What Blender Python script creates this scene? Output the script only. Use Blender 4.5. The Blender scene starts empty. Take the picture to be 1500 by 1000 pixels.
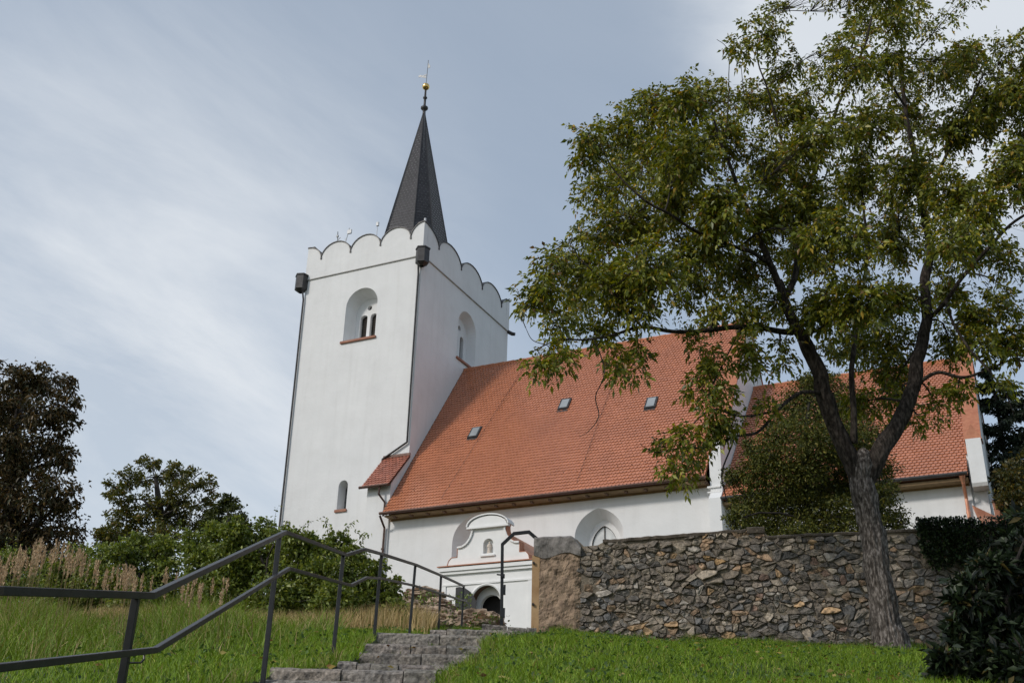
import bpy, bmesh, math, random
import numpy as np
from mathutils import Vector, Matrix, noise
from mathutils.geometry import tessellate_polygon
random.seed(7); RS = np.random.RandomState(11)
SC = bpy.context.scene; COL = SC.collection

# ------------------------------------------------------------------ camera
PITCH, ROLL, EYE = math.radians(24.35), math.radians(1.53), 1.6
fw = np.array([0, math.cos(PITCH), math.sin(PITCH)])
_r0 = np.array([1., 0, 0]); _u0 = np.cross(_r0, fw)
rt = _r0*math.cos(ROLL) + _u0*math.sin(ROLL); up = np.cross(rt, fw)
cam = bpy.data.objects.new('camera', bpy.data.cameras.new('camera')); COL.objects.link(cam)
cam.data.sensor_width = 36; cam.data.lens = 38.4; cam.data.clip_start = 0.05; cam.data.clip_end = 3000
cam.matrix_world = Matrix(((rt[0], up[0], -fw[0], 0), (rt[1], up[1], -fw[1], 0), (rt[2], up[2], -fw[2], EYE), (0, 0, 0, 1)))
SC.camera = cam
def at(px, py, Y):
    """world point at depth Y seen at photo pixel (1500x1000)"""
    d = fw*1600 + rt*(px-750) - up*(py-500)
    d = d*(Y/d[1]); return np.array([d[0], d[1], d[2]+EYE])

# ------------------------------------------------------------------ light
SUN_DIR = Vector((-0.80, -0.52, 0.66)).normalized()
el = math.asin(SUN_DIR.z); az = math.atan2(SUN_DIR.x, SUN_DIR.y)
sd = bpy.data.lights.new('sun', 'SUN'); sun = bpy.data.objects.new('sun', sd); COL.objects.link(sun)
sd.energy = 2.4; sd.angle = math.radians(8.0); sd.color = (1.0, 0.94, 0.86)
sun.rotation_euler = SUN_DIR.to_track_quat('Z', 'Y').to_euler(); sun.location = (-30, -20, 60)
W = bpy.data.worlds.new('World'); SC.world = W; W.use_nodes = True
nt = W.node_tree; nt.nodes.clear(); N = nt.nodes.new; L = nt.links.new
def wmath(op, a, b=None, clamp=False):
    n = N('ShaderNodeMath'); n.operation = op; n.use_clamp = clamp
    for i, v in enumerate((a, b)):
        if v is None: continue
        if isinstance(v, (int, float)): n.inputs[i].default_value = v
        else: L(v, n.inputs[i])
    return n.outputs[0]
sky = N('ShaderNodeTexSky'); sky.sky_type = 'NISHITA'; sky.sun_disc = False
sky.sun_elevation = el; sky.sun_rotation = az; sky.air_density = 1.1; sky.dust_density = 1.0; sky.ozone_density = 1.0
tc = N('ShaderNodeTexCoord')
def wnoise(scale, rot, stretch, detail, rough, dist=0.0):
    mp = N('ShaderNodeMapping'); mp.inputs['Rotation'].default_value = rot; mp.inputs['Scale'].default_value = stretch
    L(tc.outputs['Generated'], mp.inputs[0])
    n = N('ShaderNodeTexNoise'); n.inputs['Scale'].default_value = scale; n.inputs['Detail'].default_value = detail
    n.inputs['Roughness'].default_value = rough; n.inputs['Distortion'].default_value = dist
    L(mp.outputs[0], n.inputs['Vector']); return n.outputs[0]
def wlobe(px, py, inner, outer):
    d = at(px, py, 10) - np.array([0, 0, EYE]); d /= np.linalg.norm(d)
    vm = N('ShaderNodeVectorMath'); vm.operation = 'DOT_PRODUCT'; vm.inputs[1].default_value = tuple(d)
    nm = N('ShaderNodeVectorMath'); nm.operation = 'NORMALIZE'; L(tc.outputs['Generated'], nm.inputs[0]); L(nm.outputs[0], vm.inputs[0])
    mr = N('ShaderNodeMapRange'); mr.inputs[1].default_value = math.cos(math.radians(outer)); mr.inputs[2].default_value = math.cos(math.radians(inner))
    mr.interpolation_type = 'SMOOTHSTEP'
    L(vm.outputs['Value'], mr.inputs[0]); return mr.outputs[0]
def wdot(v):
    vm = N('ShaderNodeVectorMath'); vm.operation = 'DOT_PRODUCT'; vm.inputs[1].default_value = tuple(float(q) for q in v); L(tc.outputs['Generated'], vm.inputs[0]); return vm.outputs['Value']
_a = rt*math.cos(math.radians(-33)) + up*math.sin(math.radians(-33)); _b = -rt*math.sin(math.radians(-33)) + up*math.cos(math.radians(-33))
cx = N('ShaderNodeCombineXYZ'); L(wmath('MULTIPLY', wdot(_a), 1.3), cx.inputs[0]); L(wmath('MULTIPLY', wdot(_b), 3.8), cx.inputs[1]); L(wdot(fw), cx.inputs[2])
sn = N('ShaderNodeTexNoise'); sn.inputs['Scale'].default_value = 1.9; sn.inputs['Detail'].default_value = 8; sn.inputs['Roughness'].default_value = 0.6; sn.inputs['Distortion'].default_value = 0.3
L(cx.outputs[0], sn.inputs['Vector']); streak = sn.outputs[0]
puffy = wnoise(3.4, (0.2, 0.1, 0.3), (1.0, 1.0, 1.7), 8, 0.6, 0.3)
low_left = wlobe(70, 660, 3, 28)
top_right = wlobe(1430, -60, 4, 17)
m1 = wmath('MULTIPLY', wmath('MULTIPLY', wmath('SUBTRACT', streak, 0.42), 3.3, True), wmath('ADD', wmath('MULTIPLY', low_left, 0.66), 0.07))
m1b = wmath('MULTIPLY', low_left, 0.36)
m2 = wmath('MULTIPLY', wmath('ADD', wmath('MULTIPLY', wmath('SUBTRACT', puffy, 0.5), 5.0), wmath('MULTIPLY', top_right, 1.5)), top_right, True)
m3 = 0.0 # wmath('ADD', wmath('MULTIPLY', wmath('SUBTRACT', puffy, 0.55), 5.0), wmath('MULTIPLY', topc, 1.0)), topc, True)
mask = wmath('MINIMUM', wmath('ADD', wmath('ADD', m1, m1b), wmath('MULTIPLY', m2, 0.85)), 0.95)
base = wmath('MULTIPLY', mask, 0.90, True)
hz_ = N('ShaderNodeMix'); hz_.data_type = 'RGBA'; hz_.inputs['Factor'].default_value = 0.50; hz_.inputs['B'].default_value = (4.4, 5.0, 5.7, 1); L(sky.outputs[0], hz_.inputs['A'])
mix = N('ShaderNodeMix'); mix.data_type = 'RGBA'; mix.inputs['B'].default_value = (6.2, 6.5, 6.85, 1)
L(base, mix.inputs['Factor']); L(hz_.outputs['Result'], mix.inputs['A'])
bg = N('ShaderNodeBackground'); bg.inputs['Strength'].default_value = 0.146; L(mix.outputs['Result'], bg.inputs['Color'])
wo = N('ShaderNodeOutputWorld'); L(bg.outputs[0], wo.inputs[0])
SC.view_settings.view_transform = 'Standard'; SC.view_settings.look = 'None'; SC.view_settings.gamma = 1.0
SC.view_settings.exposure = -0.2

# ------------------------------------------------------------------ materials
def nodes(name, rough=0.8, color=(0.5, 0.5, 0.5), metal=0.0, spec=0.5):
    m = bpy.data.materials.new(name); m.use_nodes = True; b = m.node_tree.nodes['Principled BSDF']
    b.inputs['Base Color'].default_value = (*color, 1); b.inputs['Roughness'].default_value = rough
    b.inputs['Metallic'].default_value = metal; b.inputs['Specular IOR Level'].default_value = spec
    return m, m.node_tree, b
def noisy(name, c1, c2, scale=5.0, rough=0.8, bump=0.2, bscale=None, dist=0.01, detail=6, metal=0.0, spec=0.5, attr=False, c3=None, stretch=(1, 1, 1), coords='Object', lo=0.35, hi=0.65):
    m, t, b = nodes(name, rough, c1, metal, spec); n = t.nodes.new; l = t.links.new
    co = n('ShaderNodeTexCoord'); mp = n('ShaderNodeMapping'); mp.inputs['Scale'].default_value = stretch
    l(co.outputs[coords], mp.inputs[0])
    nz = n('ShaderNodeTexNoise'); nz.inputs['Scale'].default_value = scale; nz.inputs['Detail'].default_value = detail; nz.inputs['Roughness'].default_value = 0.6
    l(mp.outputs[0], nz.inputs['Vector'])
    r = n('ShaderNodeValToRGB'); r.color_ramp.elements[0].position = lo; r.color_ramp.elements[1].position = hi
    r.color_ramp.elements[0].color = (*c1, 1); r.color_ramp.elements[1].color = (*c2, 1)
    if c3: e = r.color_ramp.elements.new((lo+hi)/2); e.color = (*c3, 1)
    l(nz.outputs[0], r.inputs[0]); out = r.outputs[0]
    if attr:
        a = n('ShaderNodeAttribute'); a.attribute_name = 'Col'
        mx = n('ShaderNodeMix'); mx.data_type = 'RGBA'; mx.blend_type = 'MULTIPLY'; mx.inputs['Factor'].default_value = 1
        l(out, mx.inputs['A']); l(a.outputs['Color'], mx.inputs['B']); out = mx.outputs['Result']
    l(out, b.inputs['Base Color'])
    if bump:
        nb = n('ShaderNodeTexNoise'); nb.inputs['Scale'].default_value = bscale or scale*3; nb.inputs['Detail'].default_value = 8; nb.inputs['Roughness'].default_value = 0.65
        l(mp.outputs[0], nb.inputs['Vector'])
        bp = n('ShaderNodeBump'); bp.inputs['Strength'].default_value = bump; bp.inputs['Distance'].default_value = dist
        l(nb.outputs[0], bp.inputs['Height']); l(bp.outputs[0], b.inputs['Normal'])
    return m
def leafmat(name, rough=0.45, trans=0.25, spec=0.4):
    m, t, b = nodes(name, rough, spec=spec); n = t.nodes.new; l = t.links.new
    a = n('ShaderNodeAttribute'); a.attribute_name = 'Col'; l(a.outputs['Color'], b.inputs['Base Color'])
    tr = n('ShaderNodeBsdfTranslucent')
    hs = n('ShaderNodeHueSaturation'); hs.inputs['Hue'].default_value = 0.485; hs.inputs['Saturation'].default_value = 1.15; hs.inputs['Value'].default_value = 1.5
    l(a.outputs['Color'], hs.inputs['Color']); l(hs.outputs[0], tr.inputs['Color'])
    ms = n('ShaderNodeMixShader'); ms.inputs[0].default_value = trans
    o = t.nodes['Material Output']; l(b.outputs[0], ms.inputs[1]); l(tr.outputs[0], ms.inputs[2]); l(ms.outputs[0], o.inputs[0])
    return m
M = {}
M['plaster'] = noisy('plaster', (0.685, 0.69, 0.695), (0.75, 0.755, 0.76), 0.7, 0.92, 0.35, 2.2, 0.05, spec=0.2, lo=0.3, hi=0.7)
def weather(m):   # faint rain streaks and patches in the lime wash
    t = m.node_tree; n = t.nodes.new; l = t.links.new; b = t.nodes['Principled BSDF']; src = b.inputs['Base Color'].links[0].from_socket
    co = n('ShaderNodeTexCoord'); out = src
    for sc, st_, lo, hi, amt in ((3.2, (1, 1, .07), .50, .76, .11), (1.1, (1, 1, .6), .52, .70, .07), (9, (1, 1, 1), .62, .75, .08)):
        mp = n('ShaderNodeMapping'); mp.inputs['Scale'].default_value = st_; l(co.outputs['Object'], mp.inputs[0])
        nz = n('ShaderNodeTexNoise'); nz.inputs['Scale'].default_value = sc; nz.inputs['Detail'].default_value = 6; l(mp.outputs[0], nz.inputs['Vector'])
        mr = n('ShaderNodeMapRange'); mr.inputs[1].default_value = lo; mr.inputs[2].default_value = hi; mr.inputs[4].default_value = amt; l(nz.outputs[0], mr.inputs[0])
        mx = n('ShaderNodeMix'); mx.data_type = 'RGBA'; mx.inputs['B'].default_value = (.36, .34, .31, 1); l(mr.outputs[0], mx.inputs['Factor']); l(out, mx.inputs['A']); out = mx.outputs['Result']
    l(out, b.inputs['Base Color'])
weather(M['plaster'])
M['trim'] = noisy('trim', (0.74, 0.74, 0.735), (0.80, 0.80, 0.795), 1.5, 0.85, 0.15, 8, 0.02, spec=0.2)
M['tile'] = noisy('tile', (0.92, 0.92, 0.93), (1.06, 1.05, 1.03), 0.8, 0.27, 0.0, attr=True, spec=0.95)
M['coping_tile'] = noisy('coping_tile', (0.36, 0.125, 0.06), (0.46, 0.185, 0.095), 5, 0.5, 0.3, 15, 0.01)
M['brown_tile'] = noisy('brown_tile', (0.9, 0.9, 0.9), (1.1, 1.1, 1.1), 2, 0.4, 0.0, attr=True)
M['slate'] = noisy('slate', (0.8, 0.8, 0.85), (1.2, 1.2, 1.2), 4, 0.42, 0.0, attr=True, spec=0.5)
M['groove'] = noisy('groove', (0.34, 0.33, 0.32), (0.42, 0.41, 0.40), 3, 0.9, 0.0)
M['lead'] = noisy('lead', (0.028, 0.027, 0.028), (0.055, 0.053, 0.054), 4, 0.5, 0.1, 10, 0.01, metal=0.3)
M['dark_copper'] = noisy('dark_copper', (0.06, 0.035, 0.028), (0.11, 0.06, 0.045), 6, 0.45, 0.0, metal=0.5)
M['copper'] = noisy('copper', (0.50, 0.20, 0.12), (0.68, 0.34, 0.22), 2.5, 0.38, 0.1, 6, 0.01, metal=0.6)
M['gold'] = noisy('gold', (0.75, 0.5, 0.16), (0.85, 0.6, 0.25), 6, 0.25, 0.0, metal=1.0)
M['soffit'] = noisy('soffit', (0.20, 0.125, 0.055), (0.28, 0.18, 0.085), 3, 0.7, 0.1, 12, 0.01)
M['rafter'] = noisy('rafter', (0.09, 0.045, 0.025), (0.15, 0.08, 0.04), 6, 0.7, 0.0)
M['sill_brick'] = noisy('sill_brick', (0.26, 0.11, 0.07), (0.36, 0.17, 0.11), 5, 0.75, 0.2, 20, 0.01)
M['glass'] = noisy('glass', (0.05, 0.055, 0.06), (0.10, 0.105, 0.11), 2, 0.12, 0.0, spec=0.8)
M['pale_glass'] = noisy('pale_glass', (0.42, 0.44, 0.45), (0.58, 0.60, 0.60), 3, 0.3, 0.1, 8, 0.01, spec=0.8)
M['skyglass'] = noisy('skyglass', (0.25, 0.27, 0.28), (0.32, 0.34, 0.35), 2, 0.12, 0.0, spec=1.0)
M['dark'] = noisy('dark', (0.012, 0.011, 0.010), (0.02, 0.018, 0.016), 3, 0.8, 0.0)  # near-black colour standing in for unlit interiors
M['louvre'] = noisy('louvre', (0.035, 0.03, 0.025), (0.06, 0.05, 0.04), 8, 0.8, 0.0)
M['iron'] = noisy('iron', (0.009, 0.0095, 0.0105), (0.018, 0.0185, 0.02), 14, 0.40, 0.15, 90, 0.002, metal=0.0, spec=0.42)
M['black_iron'] = noisy('black_iron', (0.01, 0.01, 0.011), (0.02, 0.02, 0.022), 8, 0.5, 0.0)
M['steel'] = noisy('steel', (0.16, 0.17, 0.18), (0.24, 0.25, 0.26), 8, 0.5, 0.0, metal=0.3)
M['granite'] = noisy('granite', (0.10, 0.088, 0.078), (0.37, 0.33, 0.295), 22, 0.85, 0.9, 26, 0.03, attr=True)
M['mortar'] = noisy('mortar', (0.10, 0.085, 0.065), (0.27, 0.225, 0.17), 9, 0.95, 0.8, 30, 0.03)
M['render_rough'] = noisy('render_rough', (0.16, 0.115, 0.08), (0.40, 0.29, 0.20), 5, 0.95, 1.0, 11, 0.06, c3=(0.30, 0.215, 0.15))
M['cement'] = noisy('cement', (0.10, 0.092, 0.085), (0.27, 0.25, 0.235), 7, 0.95, 0.8, 20, 0.03)
M['coping_cement'] = noisy('coping_cement', (0.055, 0.045, 0.035), (0.15, 0.125, 0.10), 6, 0.95, 0.8, 20, 0.03)
M['sandstone'] = noisy('sandstone', (0.30, 0.18, 0.085), (0.42, 0.28, 0.15), 3, 0.9, 0.4, 20, 0.01)
M['rubble'] = noisy('rubble', (0.55, 0.55, 0.55), (1.45, 1.42, 1.38), 11, 0.85, 0.8, 22, 0.03, attr=True)
M['rock'] = noisy('rock', (0.19, 0.14, 0.10), (0.66, 0.52, 0.39), 4.5, 0.9, 1.0, 12, 0.05, c3=(0.38, 0.275, 0.20))
M['bark'] = noisy('bark', (0.035, 0.029, 0.025), (0.27, 0.24, 0.22), 16, 0.95, 1.0, 26, 0.03, stretch=(1.6, 1.6, 0.55), c3=(0.095, 0.082, 0.072), spec=0.15)  # trunk colour lightened to stand in for the sun patch on it
M['limbbark'] = noisy('limbbark', (0.014, 0.011, 0.009), (0.085, 0.07, 0.06), 14, 0.95, 1.0, 26, 0.03, stretch=(1.4, 1.4, 0.45), c3=(0.038, 0.031, 0.026), spec=0.15)  # same bark, darkened in colour for the shade up in the crown
M['darkbark'] = noisy('darkbark', (0.012, 0.009, 0.008), (0.035, 0.028, 0.023), 6, 0.9, 0.6, 20, 0.03, stretch=(2, 2, 0.5))
M['twig'] = noisy('twig', (0.02, 0.015, 0.012), (0.045, 0.035, 0.03), 6, 0.9, 0.0)
M['soil'] = noisy('soil', (0.028, 0.045, 0.012), (0.07, 0.10, 0.025), 3.0, 0.95, 0.8, 20, 0.05, c3=(0.05, 0.06, 0.02))
M['path'] = noisy('path', (0.12, 0.10, 0.085), (0.22, 0.19, 0.16), 6, 0.95, 0.6, 20, 0.03)
M['leaf'] = leafmat('leaf', 0.42, 0.28); M['grassblade'] = leafmat('grassblade', 0.55, 0.25, 0.3)
M['drygrass'] = leafmat('drygrass', 0.8, 0.2, 0.2); M['darkleaf'] = leafmat('darkleaf', 0.5, 0.12, 0.35)
M['needle'] = leafmat('needle', 0.6, 0.12, 0.3)
M['antenna'] = noisy('antenna', (0.5, 0.52, 0.55), (0.7, 0.7, 0.72), 8, 0.5, 0.0)
M['statue'] = noisy('statue', (0.55, 0.47, 0.40), (0.7, 0.62, 0.54), 8, 0.8, 0.0)

# ------------------------------------------------------------------ helpers
def empty(name, loc, label, cat, group=None, rz=0.0):
    o = bpy.data.objects.new(name, None); COL.objects.link(o); o.location = loc; o.rotation_euler.z = rz
    o.empty_display_size = 0.3; tag(o, label, cat, group); return o
def tag(o, label=None, cat=None, group=None, kind=None):
    for k, v in (('label', label), ('category', cat), ('group', group), ('kind', kind)):
        if v: o[k] = v
    return o
class MB:
    def __init__(s): s.v = []; s.f = []; s.c = []; s.col = None
    def add(s, vs, fs):
        o = len(s.v); s.v += [tuple(float(q) for q in p) for p in vs]
        s.f += [tuple(i+o for i in f) for f in fs]; s.c += [s.col or (1, 1, 1)]*len(fs)
    def box(s, x0, x1, y0, y1, z0, z1):
        s.add([(x0, y0, z0), (x1, y0, z0), (x1, y1, z0), (x0, y1, z0), (x0, y0, z1), (x1, y0, z1), (x1, y1, z1), (x0, y1, z1)],
              [(0, 3, 2, 1), (4, 5, 6, 7), (0, 1, 5, 4), (1, 2, 6, 5), (2, 3, 7, 6), (3, 0, 4, 7)])
    def prism(s, poly, f0, f1):
        """poly: 2D list; f0,f1 map (a,b)->3D at either end"""
        n = len(poly); vs = [f0(a, b) for a, b in poly] + [f1(a, b) for a, b in poly]
        tri = tessellate_polygon([[Vector((a, b, 0)) for a, b in poly]])
        fs = [tuple(t) for t in tri] + [tuple(n+i for i in reversed(t)) for t in tri]
        fs += [(i, (i+1) % n, n+(i+1) % n, n+i) for i in range(n)]
        s.add(vs, fs)
    def panel(s, outer, holes, f):
        pts = list(outer); 
        for h in holes: pts += list(h)
        tri = tessellate_polygon([[Vector((a, b, 0)) for a, b in outer]] + [[Vector((a, b, 0)) for a, b in h] for h in holes])
        s.add([f(a, b) for a, b in pts], [tuple(t) for t in tri])
    def loft(s, r0, r1, closed=True):
        n = len(r0); rng = range(n if closed else n-1)
        s.add(list(r0)+list(r1), [(i, (i+1) % n, n+(i+1) % n, n+i) for i in rng])
    def tube(s, pts, rad, k=8, square=False, cap=True):
        pts = [np.array(p, float) for p in pts]; n = len(pts)
        if not hasattr(rad, '__len__'): rad = [rad]*n
        rings = []; prevx = None
        for i, p in enumerate(pts):
            if i == 0: t = pts[1]-p
            elif i == n-1: t = p-pts[i-1]
            else:
                a = pts[i+1]-p; b = p-pts[i-1]; t = a/np.linalg.norm(a)+b/np.linalg.norm(b)
            t = t/(np.linalg.norm(t)+1e-9)
            if prevx is None:
                ref = np.array([0, 0, 1.]) if abs(t[2]) < 0.9 else np.array([1., 0, 0])
                x = np.cross(ref, t)
            else: x = prevx - t*np.dot(prevx, t)
            x /= np.linalg.norm(x); prevx = x; y = np.cross(t, x)
            kk = 4 if square else k; off = math.pi/4 if square else 0; rr = rad[i]*(math.sqrt(2) if square else 1)
            if square and 0 < i < n-1:
                b = p-pts[i-1]; b = b/np.linalg.norm(b); rr /= max(0.5, abs(float(np.dot(b, t))))**0.5
            rings.append([p + rr*(math.cos(2*math.pi*j/kk+off)*x + math.sin(2*math.pi*j/kk+off)*y) for j in range(kk)])
        kk = len(rings[0]); vs = [q for r in rings for q in r]
        fs = [(i*kk+j, i*kk+(j+1) % kk, (i+1)*kk+(j+1) % kk, (i+1)*kk+j) for i in range(n-1) for j in range(kk)]
        if cap: fs += [tuple(range(kk-1, -1, -1)), tuple((n-1)*kk+j for j in range(kk))]
        s.add(vs, fs)
    def lathe(s, prof, c, k=16):
        vs = [(c[0]+r*math.cos(2*math.pi*j/k), c[1]+r*math.sin(2*math.pi*j/k), z) for r, z in prof for j in range(k)]
        fs = [(i*k+j, i*k+(j+1) % k, (i+1)*k+(j+1) % k, (i+1)*k+j) for i in range(len(prof)-1) for j in range(k)]
        s.add(vs, fs)
    def build(s, name, mat, parent=None, origin=(0, 0, 0), smooth=False, fix=True, bevel=0):
        me = bpy.data.meshes.new(name); me.from_pydata([(a-origin[0], b-origin[1], c-origin[2]) for a, b, c in s.v], [], s.f)
        ca = me.color_attributes.new('Col', 'FLOAT_COLOR', 'CORNER'); arr = []
        for p in me.polygons: arr += (*s.c[p.index], 1.0)*p.loop_total
        ca.data.foreach_set('color', arr)
        if fix:
            bm = bmesh.new(); bm.from_mesh(me); bmesh.ops.recalc_face_normals(bm, faces=bm.faces)
            bm.to_mesh(me); bm.free()
        if smooth: me.polygons.foreach_set('use_smooth', [True]*len(me.polygons))
        me.materials.append(M[mat]); o = bpy.data.objects.new(name, me); COL.objects.link(o)
        if parent: o.parent = parent
        if bevel:
            md = o.modifiers.new('bevel', 'BEVEL'); md.width = bevel; md.segments = 2; md.limit_method = 'ANGLE'
        return o
def fastmesh(name, V_, F_, C_, mat, parent=None, origin=(0, 0, 0), smooth=False):
    """V_ (n,3), F_ (m,k) uniform, C_ (m,3)"""
    V_ = np.asarray(V_, np.float32) - np.array(origin, np.float32); F_ = np.asarray(F_, np.int32); m, k = F_.shape
    me = bpy.data.meshes.new(name); me.vertices.add(len(V_)); me.vertices.foreach_set('co', V_.ravel())
    me.loops.add(m*k); me.loops.foreach_set('vertex_index', F_.ravel())
    me.polygons.add(m); me.polygons.foreach_set('loop_start', np.arange(m, dtype=np.int32)*k)
    me.update(calc_edges=True)
    ca = me.color_attributes.new('Col', 'FLOAT_COLOR', 'CORNER')
    cc = np.ones((m, k, 4), np.float32); cc[:, :, :3] = np.asarray(C_, np.float32)[:, None, :]
    ca.data.foreach_set('color', cc.ravel())
    if smooth: me.polygons.foreach_set('use_smooth', np.ones(m, bool))
    me.materials.append(M[mat]); o = bpy.data.objects.new(name, me); COL.objects.link(o)
    if parent: o.parent = parent
    return o
def unit(a): return a/(np.linalg.norm(a, axis=-1, keepdims=True)+1e-9)
def rdir(n):
    return unit(RS.normal(size=(n, 3)))
def palette(n, cols, w=None, var=0.25):
    cols = np.array(cols); i = RS.choice(len(cols), n, p=w); c = cols[i]
    return c*(1+var*(RS.rand(n, 1)*2-1))
def leaf_arrays(P, D, length, width, cols, droop=0.25, fold=0.25):
    """diamond leaves, folded on the midrib"""
    n = len(P); D = unit(D); side = unit(np.cross(D, rdir(n))); nrm = np.cross(side, D)
    flip = np.where(nrm[:, 2:3] < 0, -1, 1); nrm = nrm*flip
    ln = np.asarray(length).reshape(-1, 1)*np.ones((n, 1)); wd = np.asarray(width).reshape(-1, 1)*np.ones((n, 1))
    mid = P+D*ln*0.45; tip = P+D*ln-np.array([0, 0, 1.])*ln*droop
    a = mid+side*wd*0.5+nrm*wd*fold; b = mid-side*wd*0.5+nrm*wd*fold
    Vv = np.stack([P, a, tip, b], 1).reshape(-1, 3); i = np.arange(n)[:, None]*4
    F = np.concatenate([i+np.array([[0, 1, 2]]), i+np.array([[0, 2, 3]])], 1).reshape(-1, 3)
    return Vv, F, np.repeat(cols, 2, 0)

# terrain
_ty = [-400, -60, -10, 0, 3, 4.6, 6.4, 8, 10, 12, 13.2, 14.2, 15.3, 18, 20.5, 23, 30, 38, 78, 110, 200, 900]
_tz = [-12, -4, -0.6, 0, .5, 1.1, 1.8, 2.3, 2.8, 3.2, 3.47, 3.72, 4.02, 4.5, 4.95, 5.45, 6.6, 7.3, 7.3, 4.0, -4, -12]
def gz(x, y):
    z = np.interp(y, _ty, _tz)
    x = np.asarray(x, float); y = np.asarray(y, float)
    off = 0.035*np.sin(x*1.7+y*0.6)+0.03*np.sin(y*2.1-x*0.9)+0.02*np.sin(x*4.1+1.3)*np.sin(y*3.3)
    near = np.clip((np.abs(x+1.0)-1.1)/1.0, 0, 1)
    return z + off*near - 0.10*np.clip((x-.9)/2, 0, 1)*np.clip((y-9)/4, 0, 1)*np.clip((40-y)/10, 0, 1)

# ------------------------------------------------------------------ ground
xs = np.concatenate([np.linspace(-900, -30, 12)[:-1], np.linspace(-30, -4, 50)[:-1], np.linspace(-4, 2.5, 90), np.linspace(2.5, 40, 80)[1:], np.linspace(40, 900, 12)[1:]])
ys = np.concatenate([np.linspace(-400, -5, 8)[:-1], np.linspace(-5, 8, 27)[:-1], np.linspace(8, 25, 180), np.linspace(25, 45, 40)[1:], np.linspace(45, 110, 20)[1:], np.linspace(110, 900, 10)[1:]])
X, Y = np.meshgrid(xs, ys); Zg = gz(X, Y)-0.01
_sy = [9.4, 10, 10.6, 12.2, 13.2, 14.2, 15.3, 18.5, 21.15, 24]; _sx0 = [-2.3, -2.15, -2.19, -1.8, -1.7, -1.78, -1.76, -1.24, -.43, .1]; _sx1 = [-.62, -.49, -.6, -.42, -.3, -.28, -.28, .16, .6, .75]
_ins = (X > np.interp(Y, _sy, _sx0)+.04) & (X < np.interp(Y, _sy, _sx1)-.04) & (Y > 9.6) & (Y < 23.6); Zg = Zg-.24*_ins
nx, ny = len(xs), len(ys); idx = np.arange(nx*ny).reshape(ny, nx)
F = np.stack([idx[:-1, :-1], idx[:-1, 1:], idx[1:, 1:], idx[1:, :-1]], -1).reshape(-1, 4)
g = fastmesh('ground', np.stack([X, Y, Zg], -1).reshape(-1, 3), F, np.ones((len(F), 3)), 'soil', smooth=True); tag(g, kind='structure')

# ------------------------------------------------------------------ church (local frame u,v,z)
CH = (-4.79, 50.0, 7.3); AZR = -math.radians(26.3); OC = (0, 0, 7.3)
church = empty('church', CH, 'white plastered church with square scalloped tower, slate spire and orange tiled roofs', 'church', rz=AZR)
def arch(c, hw, z0, zs, zc, n=10, pointed=0.0):
    """arched outline (a,b), anticlockwise from bottom left; zs spring, zc crown"""
    r = [(c-hw, z0), (c+hw, z0)]
    for i in range(2*n+1):
        t = math.pi*i/(2*n); x = math.cos(t); y = math.sin(t)
        if pointed: y = y*(1-pointed)+pointed*(1-abs(x))
        r.append((c+hw*x, zs+(zc-zs)*y))
    return r
def circ(c, z, r, n=16): return [(c+r*math.cos(2*math.pi*i/n), z+r*math.sin(2*math.pi*i/n)) for i in range(n)]
# tower: S face v=0 (u -7.3..0), E face u=0 (v 0..10.2)
TW, TD, ZG, ZC = 7.32, 10.2, 7.2, 29.0
Sf = lambda d: (lambda a, b: (a, d, b))          # south-facing plane at v=d
Ef = lambda d: (lambda a, b: (d, a, b))          # east-facing plane at u=d
S_arch = arch(-3.52, 0.98, 24.85, 26.82, 27.8); E_arch = arch(5.2, 1.04, 24.95, 26.95, 28.0); slit = arch(-3.64, 0.27, 15.8, 16.98, 17.27)
mb = MB()
mb.panel([(-TW, ZG), (0, ZG), (0, ZC), (-TW, ZC)], [S_arch, slit], Sf(0))
mb.panel([(0, ZG), (TD, ZG), (TD, ZC), (0, ZC)], [E_arch], Ef(0))
mb.add([(-TW, 0, ZG), (-TW, TD, ZG), (-TW, TD, ZC), (-TW, 0, ZC), (0, TD, ZG), (0, TD, ZC)], [(0, 1, 2, 3), (1, 4, 5, 2)])
def niche(mb, plane, depth, front, back, back_holes=(), inner=0.22):
    fr = [plane(0)(a, b) for a, b in front]; bk = [plane(depth)(a, b) for a, b in back]
    mb.loft(fr, bk); mb.panel(back, back_holes, plane(depth))
    for h in back_holes:
        mb.loft([plane(depth)(a, b) for a, b in h], [plane(depth+inner*(1 if depth > 0 else -1))(a, b) for a, b in h])
SP = lambda d: Sf(d); EP = lambda d: Ef(-d)
sb = arch(-3.52, 0.80, 25.0, 26.72, 27.5); eb = arch(5.2, 0.85, 25.1, 26.85, 27.7)
S_l = [arch(-3.52+o, 0.215, 25.08, 26.42, 26.6) for o in (-0.31, 0.31)] + [circ(-3.52, 26.98, 0.14)]
E_l = [arch(5.2+o, 0.2, 25.18, 26.55, 26.75) for o in (-0.33, 0.33)] + [circ(5.2, 27.15, 0.15)]
niche(mb, SP, 0.78, S_arch, sb, S_l); niche(mb, EP, 0.5, E_arch, eb, E_l)
niche(mb, SP, 0.64, slit, arch(-3.64, 0.262, 15.82, 16.97, 17.25))
mb.build('tower_wall', 'plaster', church, OC)
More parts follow.
